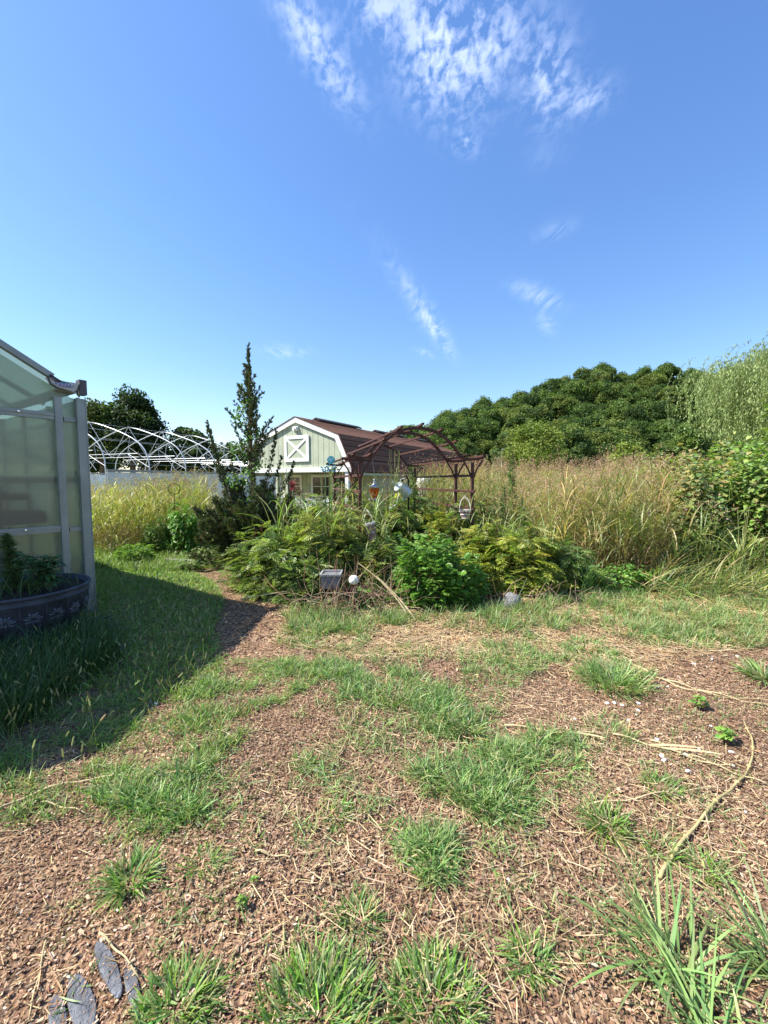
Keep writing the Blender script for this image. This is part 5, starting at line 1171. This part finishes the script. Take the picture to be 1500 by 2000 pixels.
# nearest belt at the right of the shrubs
tall_grass(1000, region_poly([xy(1010, 7.4), xy(1110, 6.5), xy(1300, 6.0), xy(1310, 7.0), xy(1330, 8.5), xy(1290, 7.0), xy(1330, 8.5), xy(1180, 10), xy(980, 10)], lambda q: np.interp(750 + F * q[:, 0] / q[:, 1], [960, 1100, 1250, 1400], [.74, .9, 1.0, 1.06])), 'tall dry johnson type grass with reddish seed heads nearest behind the shrubs', (1.25, 1.95), nb=12, fall=.28)
tall_grass(1300, region_poly([xy(880, 9.5), xy(1180, 9.8), xy(1300, 9.2), xy(1330, 12), xy(1800, 15), xy(900, 16)]), 'belt of tall tan grass across the field at right', (1.6, 2.12), nb=9)
tall_grass(3600, region_poly([xy(800, 16), xy(1900, 15), xy(1900, 60), xy(830, 60)]), 'far field of tan seeding grass below the wooded hill', (1.75, 2.2), nb=6, seg=3, wd=.03, pk=18, pancol=(.42, .28, .17))
tall_grass(260, region_poly([xy(800, 9.2), xy(900, 8.6), xy(930, 11), xy(830, 13.5)]), 'reddish seeding grass behind the arbor', (1.55, 2.0), nb=9, pancol=(.32, .16, .12))
tall_grass(620, region_poly([xy(178, 8.4), xy(300, 8.9), xy(400, 9.4), xy(400, 12.5), xy(160, 12.5), xy(150, 9.5)], lambda q: np.interp(750 + F * q[:, 0] / q[:, 1], [170, 300, 400], [1.02, 1.14, 1.22])), 'yellow tall grass between the greenhouse and the hoop house', (.95, 1.45), cols=[(.3, .32, .06), (.36, .36, .08), (.24, .28, .05), (.4, .33, .12)], nb=12, pk=20, pancol=(.36, .27, .12))
tall_grass(160, region_poly([xy(280, 10.2), xy(420, 10), xy(430, 12.4), xy(290, 12.6)]), 'brown weeds with seed heads in front of the hoop house wall', (1.3, 1.62), nb=7, pk=40, pancol=(.25, .17, .1))
tall_grass(120, region_poly([xy(700, 8.6), xy(800, 8.4), xy(880, 9.6), xy(800, 11.2), xy(715, 10.4)]), 'weedy grass along the dark side of the shed', (1.1, 1.75), cols=[(.14, .19, .06), (.2, .22, .08)], nb=8, pk=16, pancol=(.25, .16, .1))
# leaning grass sweeping to the right
a = Acc(); n = 1700; px = rng.uniform(1255, 1600, n); Yb = rng.uniform(5.5, 7.2, n) + (1300 - px) * .0012; x = (px - 750) / F * Yb; p = np.stack([x, Yb, np.zeros(n)], 1)
hh = rng.uniform(0, .16, n); p[:, 2] = hh
blades(a, p, rng.normal(-.35, .9, n), rng.uniform(.3, 1.35, n), rng.uniform(.4, 1.5, n), rng.uniform(.25, .78, n), rng.uniform(.007, .014, n), mixcols([(.24, .27, .07), (.17, .24, .06), (.3, .29, .1), (.12, .19, .05), (.38, .3, .15)], n, .3), 7)
o = a.build('leaning_grass', GRASS); tag(o, 'flattened yellow green grass sweeping down toward the right edge', 'tall grass', kind='stuff')
# straw mat at its foot
straw(4200, [(1150, 1180), (1500, 1150), (1500, 1240), (1330, 1215)], 'flattened dry grass at the foot of the sweeping grass', [(.5, .38, .2), (.42, .33, .15)], (.15, .5), 4.2, 7, .006)

def grass_clump(px, Y, n, h, label, cols, wd=.014, z0=0, lean=(.05, .5), curl=(.4, 1.6), az=None, culm=0, name='tall_grass_clump'):
    a = Acc(); X_ = (px - 750) / F * Y; p = np.zeros((n, 3)); p[:, :2] = rng.normal(0, .06, (n, 2)); p[:, 2] = rng.uniform(0, h * .45, n)
    blades(a, p, rng.uniform(0, 6.28, n) if az is None else az + rng.normal(0, .8, n), rng.uniform(*lean, n), rng.uniform(*curl, n), rng.uniform(.45, .75, n) * h, wd * rng.uniform(.7, 1.2, n), mixcols(cols, n), 7, ground=None)
    for k in range(culm): t = rng.uniform(-.12, .12, 2); tube(a, [(0, 0, 0), (t[0] * .4, t[1] * .4, h * .5), (t[0], t[1], h * 1.05)], [.006, .005, .003], (.3, .32, .12), 5)
    o = a.build(name, GRASS); o.location = (X_, Y, 0); return tag(o, label, 'grass clump', 'tall green grass clumps rising from the shrubs')
GC_ = [(.16, .26, .06), (.2, .3, .08), (.28, .32, .12)]
grass_clump(545, 5.9, 15, 1.7, 'tall green grass clump rising left of the porch window', GC_, .02, culm=4)
grass_clump(640, 5.8, 18, 1.65, 'tall green grass clump rising just left of the near arbor post', GC_, .022, culm=5)
grass_clump(676, 5.9, 14, 1.3, 'pale arching grass clump beside the arbor rungs', GC_ + [(.4, .4, .2)], .02, culm=4)
grass_clump(850, 7.6, 12, 1.9, 'thin tall grass stems standing inside the arbor', GC_, .015, culm=6)
grass_clump(770, 8.2, 12, 2.1, 'tall weedy grass stems rising through the arbor roof', GC_ + [(.3, .26, .12)], .014, culm=7)
grass_clump(1080, 6.1, 22, 1.25, 'arching grass clump at the right end of the shrub row', GC_, .018)
grass_clump(985, 6.2, 14, 1.25, 'pale grass blades standing right of the far right arbor post', GC_ + [(.4, .42, .2)], .02, culm=3)
grass_clump(1240, 6.6, 30, 1.5, 'broad bladed grass clump in the middle of the dry grass', [(.34, .36, .16), (.22, .28, .09)], .026, curl=(.9, 2.0), culm=3)
grass_clump(1455, 6.2, 30, 1.15, 'yellow green arching grass clump near the right edge', [(.25, .3, .08), (.32, .34, .12)], .02, curl=(.8, 1.9), culm=6)
grass_clump(1150, 5.7, 60, .7, 'dark green soft grass clump at the right foot of the shrub row', [(.09, .18, .05), (.13, .22, .07)], .012, lean=(.1, .8))
grass_clump(1390, 6.6, 22, 1.0, 'arching grass clump before the dark hollow in the thicket', [(.25, .3, .08), (.32, .34, .12)], .018, curl=(.8, 1.9), culm=4)

# horseweed : upright stem with dense narrow leaves
def horseweed(pos, h, label, dark=1.0, r=.07, n=420, cat='weed', group='upright horseweed plants'):
    root = empty('horseweed', pos, label, cat, group); a = Acc(); t = rng.random(n) ** .8; az = rng.uniform(0, 6.28, n); wob = .03 * np.sin(t * 4)
    p = np.stack([wob, 0 * t, (.05 + .93 * t) * h], 1); d = np.stack([np.cos(az), np.sin(az), rng.uniform(.2, .9, n)], 1)
    inst(a, NARROW, d, UPV + rng.normal(0, .2, (n, 3)), p, r * rng.uniform(.8, 1.3, n) * np.interp(t, [0, .7, 1], [1.2, 1, .5]), mixcols(np.array([(.1, .17, .055), (.13, .2, .07), (.08, .14, .05)]) * dark, n)); a.build('leaves', LEAF, root)
    s = Acc(); tube(s, [(0, 0, 0), (.015, 0, h * .4), (.03, 0, h * .7), (.0, 0, h)], [.008, .007, .005, .002], (.14, .18, .07), 5); s.build('stem', DRY, root)
for px, Y, h, lb in [(998, 7.6, 2.25, 'tallest horseweed spire rising right of the arbor against the hill'), (985, 7.3, 1.55, 'horseweed stem left of the tallest spire'), (1020, 7.1, 1.35, 'dark horseweed stem right of the tallest spire'), (1390, 6.9, 1.25, 'dark horseweed stem at the left of the shaded thicket hollow'), (1415, 7.0, 1.3, 'dark horseweed stem in the middle of the shaded thicket hollow'), (1372, 7.0, 1.1, 'short dark horseweed stem beside the shaded thicket hollow'), (805, 8.0, 1.9, 'thin horseweed stem crossing the shed roof behind the arbor')]:
    horseweed(((px - 750) / F * Y, Y, 0), h, lb, 1.0, .1)
tall_grass(170, region_poly([xy(1330, 6.6), xy(1560, 6.4), xy(1600, 7.4), xy(1350, 7.4)]), 'green and tan grass standing before the vine thicket', (.5, .95), cols=[(.2, .28, .07), (.28, .33, .1), (.14, .21, .05)], nb=11, pk=8, fall=.4)
tall_grass(90, region_poly([xy(560, 5.6), xy(760, 5.6), xy(760, 6.8), xy(560, 6.8)]), 'thin weedy grass poking up through the left shrubs', (1.0, 1.5), cols=[(.24, .32, .09), (.32, .34, .12)], nb=5, pk=12, pancol=(.3, .2, .1), fall=.1)
tall_grass(80, region_poly([xy(900, 5.9), xy(1120, 5.9), xy(1120, 7.2), xy(900, 7.2)]), 'thin weedy grass poking up through the right shrubs', (.9, 1.35), cols=[(.24, .32, .09), (.32, .34, .12)], nb=5, pk=12, pancol=(.3, .2, .1), fall=.1)
for x_, s_, h_, lb_ in ((0, 2.9, 1.9, 'vine wound up the far left arbor post'), (0, .66, 1.5, 'vine wound up the second left arbor post'), (1.8, 2.9, 1.7, 'vine wound up the far right arbor post')):
    n = 260; t = rng.random(n); q = ap(x_, s_, 0); a = Acc(); an = t * 30 + rng.normal(0, .5, n); r_ = .05 + .06 * rng.random(n)
    inst(a, BROADW, rdir(n, -1, .2), rdir(n) + [0, -.5, .6], np.stack([q.x + r_ * np.cos(an), q.y + r_ * np.sin(an), t * h_], 1), rng.uniform(.04, .08, n), mixcols([(.15, .24, .06), (.2, .26, .08), (.26, .22, .1)], n))
    tube(a, [(q.x + .035 * math.cos(k * .6), q.y + .035 * math.sin(k * .6), k * h_ / 40) for k in range(41)], .004, (.2, .17, .08), 4); o = a.build('climbing_vine', LEAF); tag(o, lb_, 'vine', 'vines on the arbor posts')
# vine thicket on the right
VC = [(.15, .25, .055), (.2, .3, .065), (.11, .18, .045), (.27, .33, .1), (.22, .29, .12), (.3, .27, .1)]
def thicket(px, Y, rx, ry, h, n, label, sz=(.07, .13), cols=VC, temps=None, name='vine_thicket'):
    r_ = shrub(px, 1100, rx, ry, h, n, cols, label, temps or [BROADW, BROAD], sz, name=name, stems=40, droop=-.25, low=-.0, flat=1.6, cat='thicket', group='leafy thickets at the right'); r_.location = ((px - 750) / F * Y, Y, 0)
    return r_
thicket(1385, 7.7, 1.2, .95, 2.2, 7500, 'vine covered thicket between the tan grass and the right edge')
thicket(1530, 7.4, 1.3, 1.0, 2.4, 7500, 'bright leafy thicket cut by the right edge')
thicket(1330, 10.6, 1.3, 1.1, 2.3, 3600, 'leafy mound behind the tan grass below the willow')
thicket(1295, 8.9, .8, .7, 1.9, 2600, 'yellowing leafy mound where the tan grass meets the thicket', (.06, .1), [(.2, .24, .07), (.26, .28, .1), (.15, .2, .06)])
thicket(1640, 10.8, 2.2, 1.6, 4.3, 7000, 'dark yellow green sapling mass at the right edge below the willow', (.1, .18), [(.1, .15, .03), (.14, .19, .035), (.2, .25, .05)])
thicket(1480, 12.5, 2.0, 1.5, 2.9, 4200, 'bright green bank of vines in front of the willow', (.09, .16))
shrub(1240, 1165, .55, .3, .38, 800, [(.17, .32, .06), (.22, .38, .08), (.12, .24, .05)], 'low bright green weeds at the foot of the dry grass', [BROADW], (.04, .07), stems=10, name='weeds', cat='weed')
shrub(1340, 1150, .4, .3, .3, 420, [(.15, .28, .06), (.12, .22, .05)], 'low green weeds under the sweeping grass', [BROAD], (.04, .08), stems=10, name='weeds', cat='weed')

# =========================================================== POT WITH PALMETTE FRIEZE
pc = G(40, 1230); RP = .50
pot = empty('patterned_pot', (-3.58, 4.02, 0), 'large round blue grey pot with a moulded palmette frieze by the greenhouse', 'planter')
PT = mat('pot_blue_grey', (.06, .07, .095), .65, 0, .65, 5, .5)
a = Acc(); lathe(a, [(0, .0), (.44, 0), (.47, .1), (.50, .27), (.55, .30), (.575, .49), (.59, .5), (.59, .515), (.575, .52), (.585, .555), (.602, .56), (.602, .58), (.575, .58), (.56, .53), (0, .5)], 56); a.build('pot_body', PT, pot, True)
a = Acc()
for k in range(19):
    t0 = k / 19 * 6.283
    def onpot(u, v_):      # u along the circumference, v height 0..1
        z = .305 + v_ * .18; r = np.interp(z, [.30, .49], [.55, .575]) + .005; t_ = t0 + u / .565
        return Vector((r * math.cos(t_), r * math.sin(t_), z))
    for j in range(7):
        an = (j - 3) * .42; ln = .075 if j % 2 == 0 else .062
        pts = [onpot(math.sin(an) * ln * q, .28 + math.cos(an) * ln * q / .175 * 1.05) for q in (.25, .5, .75, 1.0)]
        tube(a, pts, [.004, .009, .0125, .006], sides=6)
    for s_ in (-1, 1):
        tube(a, [onpot(s_ * (.012 + .045 * math.sin(q)), .24 - .14 * (1 - math.cos(q)) * .6 + (.12 * (q / 3) ** 2)) for q in np.linspace(0, 3.6, 9)], np.linspace(.007, .003, 9), sides=5)
    tube(a, [onpot(0, .02), onpot(0, .3)], [.008, .005], sides=6)
    tube(a, [onpot(.098, .02), onpot(.098, 1.0)], .003, sides=4)
a.build('frieze', mat('frieze_relief', (.105, .118, .145), .6, 0, .7, 5, .4), pot, smooth=True)
a = Acc(); lathe(a, [(0, .545), (.2, .55), (.55, .54)], 24); a.build('soil', mat('potting_soil', (.03, .022, .016), 1, 0, .5, 30, .8), pot)
pl = pot.location
def wpot(x, y, z): return (pl.x + x, pl.y + y, z)
horseweed(wpot(.0, -.05, .53), .58, 'horseweed with dense narrow leaves growing in the patterned pot', .75, .085, 420, group=None)
for x_, y_, h_, n_, lb, lw in [(.35, -.02, .42, 110, 'broad leaved weed growing in the right part of the patterned pot', (.1, .17)), (.12, .12, .3, 60, 'short leafy weed behind the horseweed in the pot', (.07, .12))]:
    root = empty('leafy_weed', wpot(x_, y_, .53), lb, 'weed'); a = Acc(); s = Acc()
    for st in range(3):
        tx, ty = rng.normal(0, .05, 2); hh = h_ * rng.uniform(.75, 1); tube(s, [(0, 0, 0), (tx * .5, ty * .5, hh * .5), (tx, ty, hh)], [.006, .005, .003], (.1, .14, .06), 5)
        n = n_ // 3; t = rng.random(n) ** .7; az = rng.uniform(0, 6.28, n); p = np.stack([tx * t, ty * t, hh * (.2 + .8 * t)], 1); d = np.stack([np.cos(az), np.sin(az), rng.uniform(-.2, .6, n)], 1)
        inst(a, T_broad(.34, .05, .3), d, UPV + rng.normal(0, .15, (n, 3)), p, rng.uniform(*lw, n), mixcols([(.055, .12, .04), (.07, .14, .05)], n))
    a.build('leaves', LEAF, root); s.build('stem', DRY, root)
a = Acc(); n = 230; r_ = rng.uniform(0, .53, n); t_ = rng.uniform(0, 6.28, n)
blades(a, np.stack([r_ * np.cos(t_), r_ * np.sin(t_), np.full(n, .54)], 1), rng.uniform(0, 6.28, n), rng.uniform(.05, .8, n), rng.uniform(.3, 1.6, n), rng.uniform(.12, .36, n), .006, mixcols([(.07, .14, .04), (.12, .18, .07)], n), 5, ground=None)
o = a.build('pot_grass', GRASS); o.location = (pl.x, pl.y, 0); tag(o, 'thin grass sprouting over the rim of the patterned pot', 'grass', kind='stuff')
# tall grass and weeds around the pot foot
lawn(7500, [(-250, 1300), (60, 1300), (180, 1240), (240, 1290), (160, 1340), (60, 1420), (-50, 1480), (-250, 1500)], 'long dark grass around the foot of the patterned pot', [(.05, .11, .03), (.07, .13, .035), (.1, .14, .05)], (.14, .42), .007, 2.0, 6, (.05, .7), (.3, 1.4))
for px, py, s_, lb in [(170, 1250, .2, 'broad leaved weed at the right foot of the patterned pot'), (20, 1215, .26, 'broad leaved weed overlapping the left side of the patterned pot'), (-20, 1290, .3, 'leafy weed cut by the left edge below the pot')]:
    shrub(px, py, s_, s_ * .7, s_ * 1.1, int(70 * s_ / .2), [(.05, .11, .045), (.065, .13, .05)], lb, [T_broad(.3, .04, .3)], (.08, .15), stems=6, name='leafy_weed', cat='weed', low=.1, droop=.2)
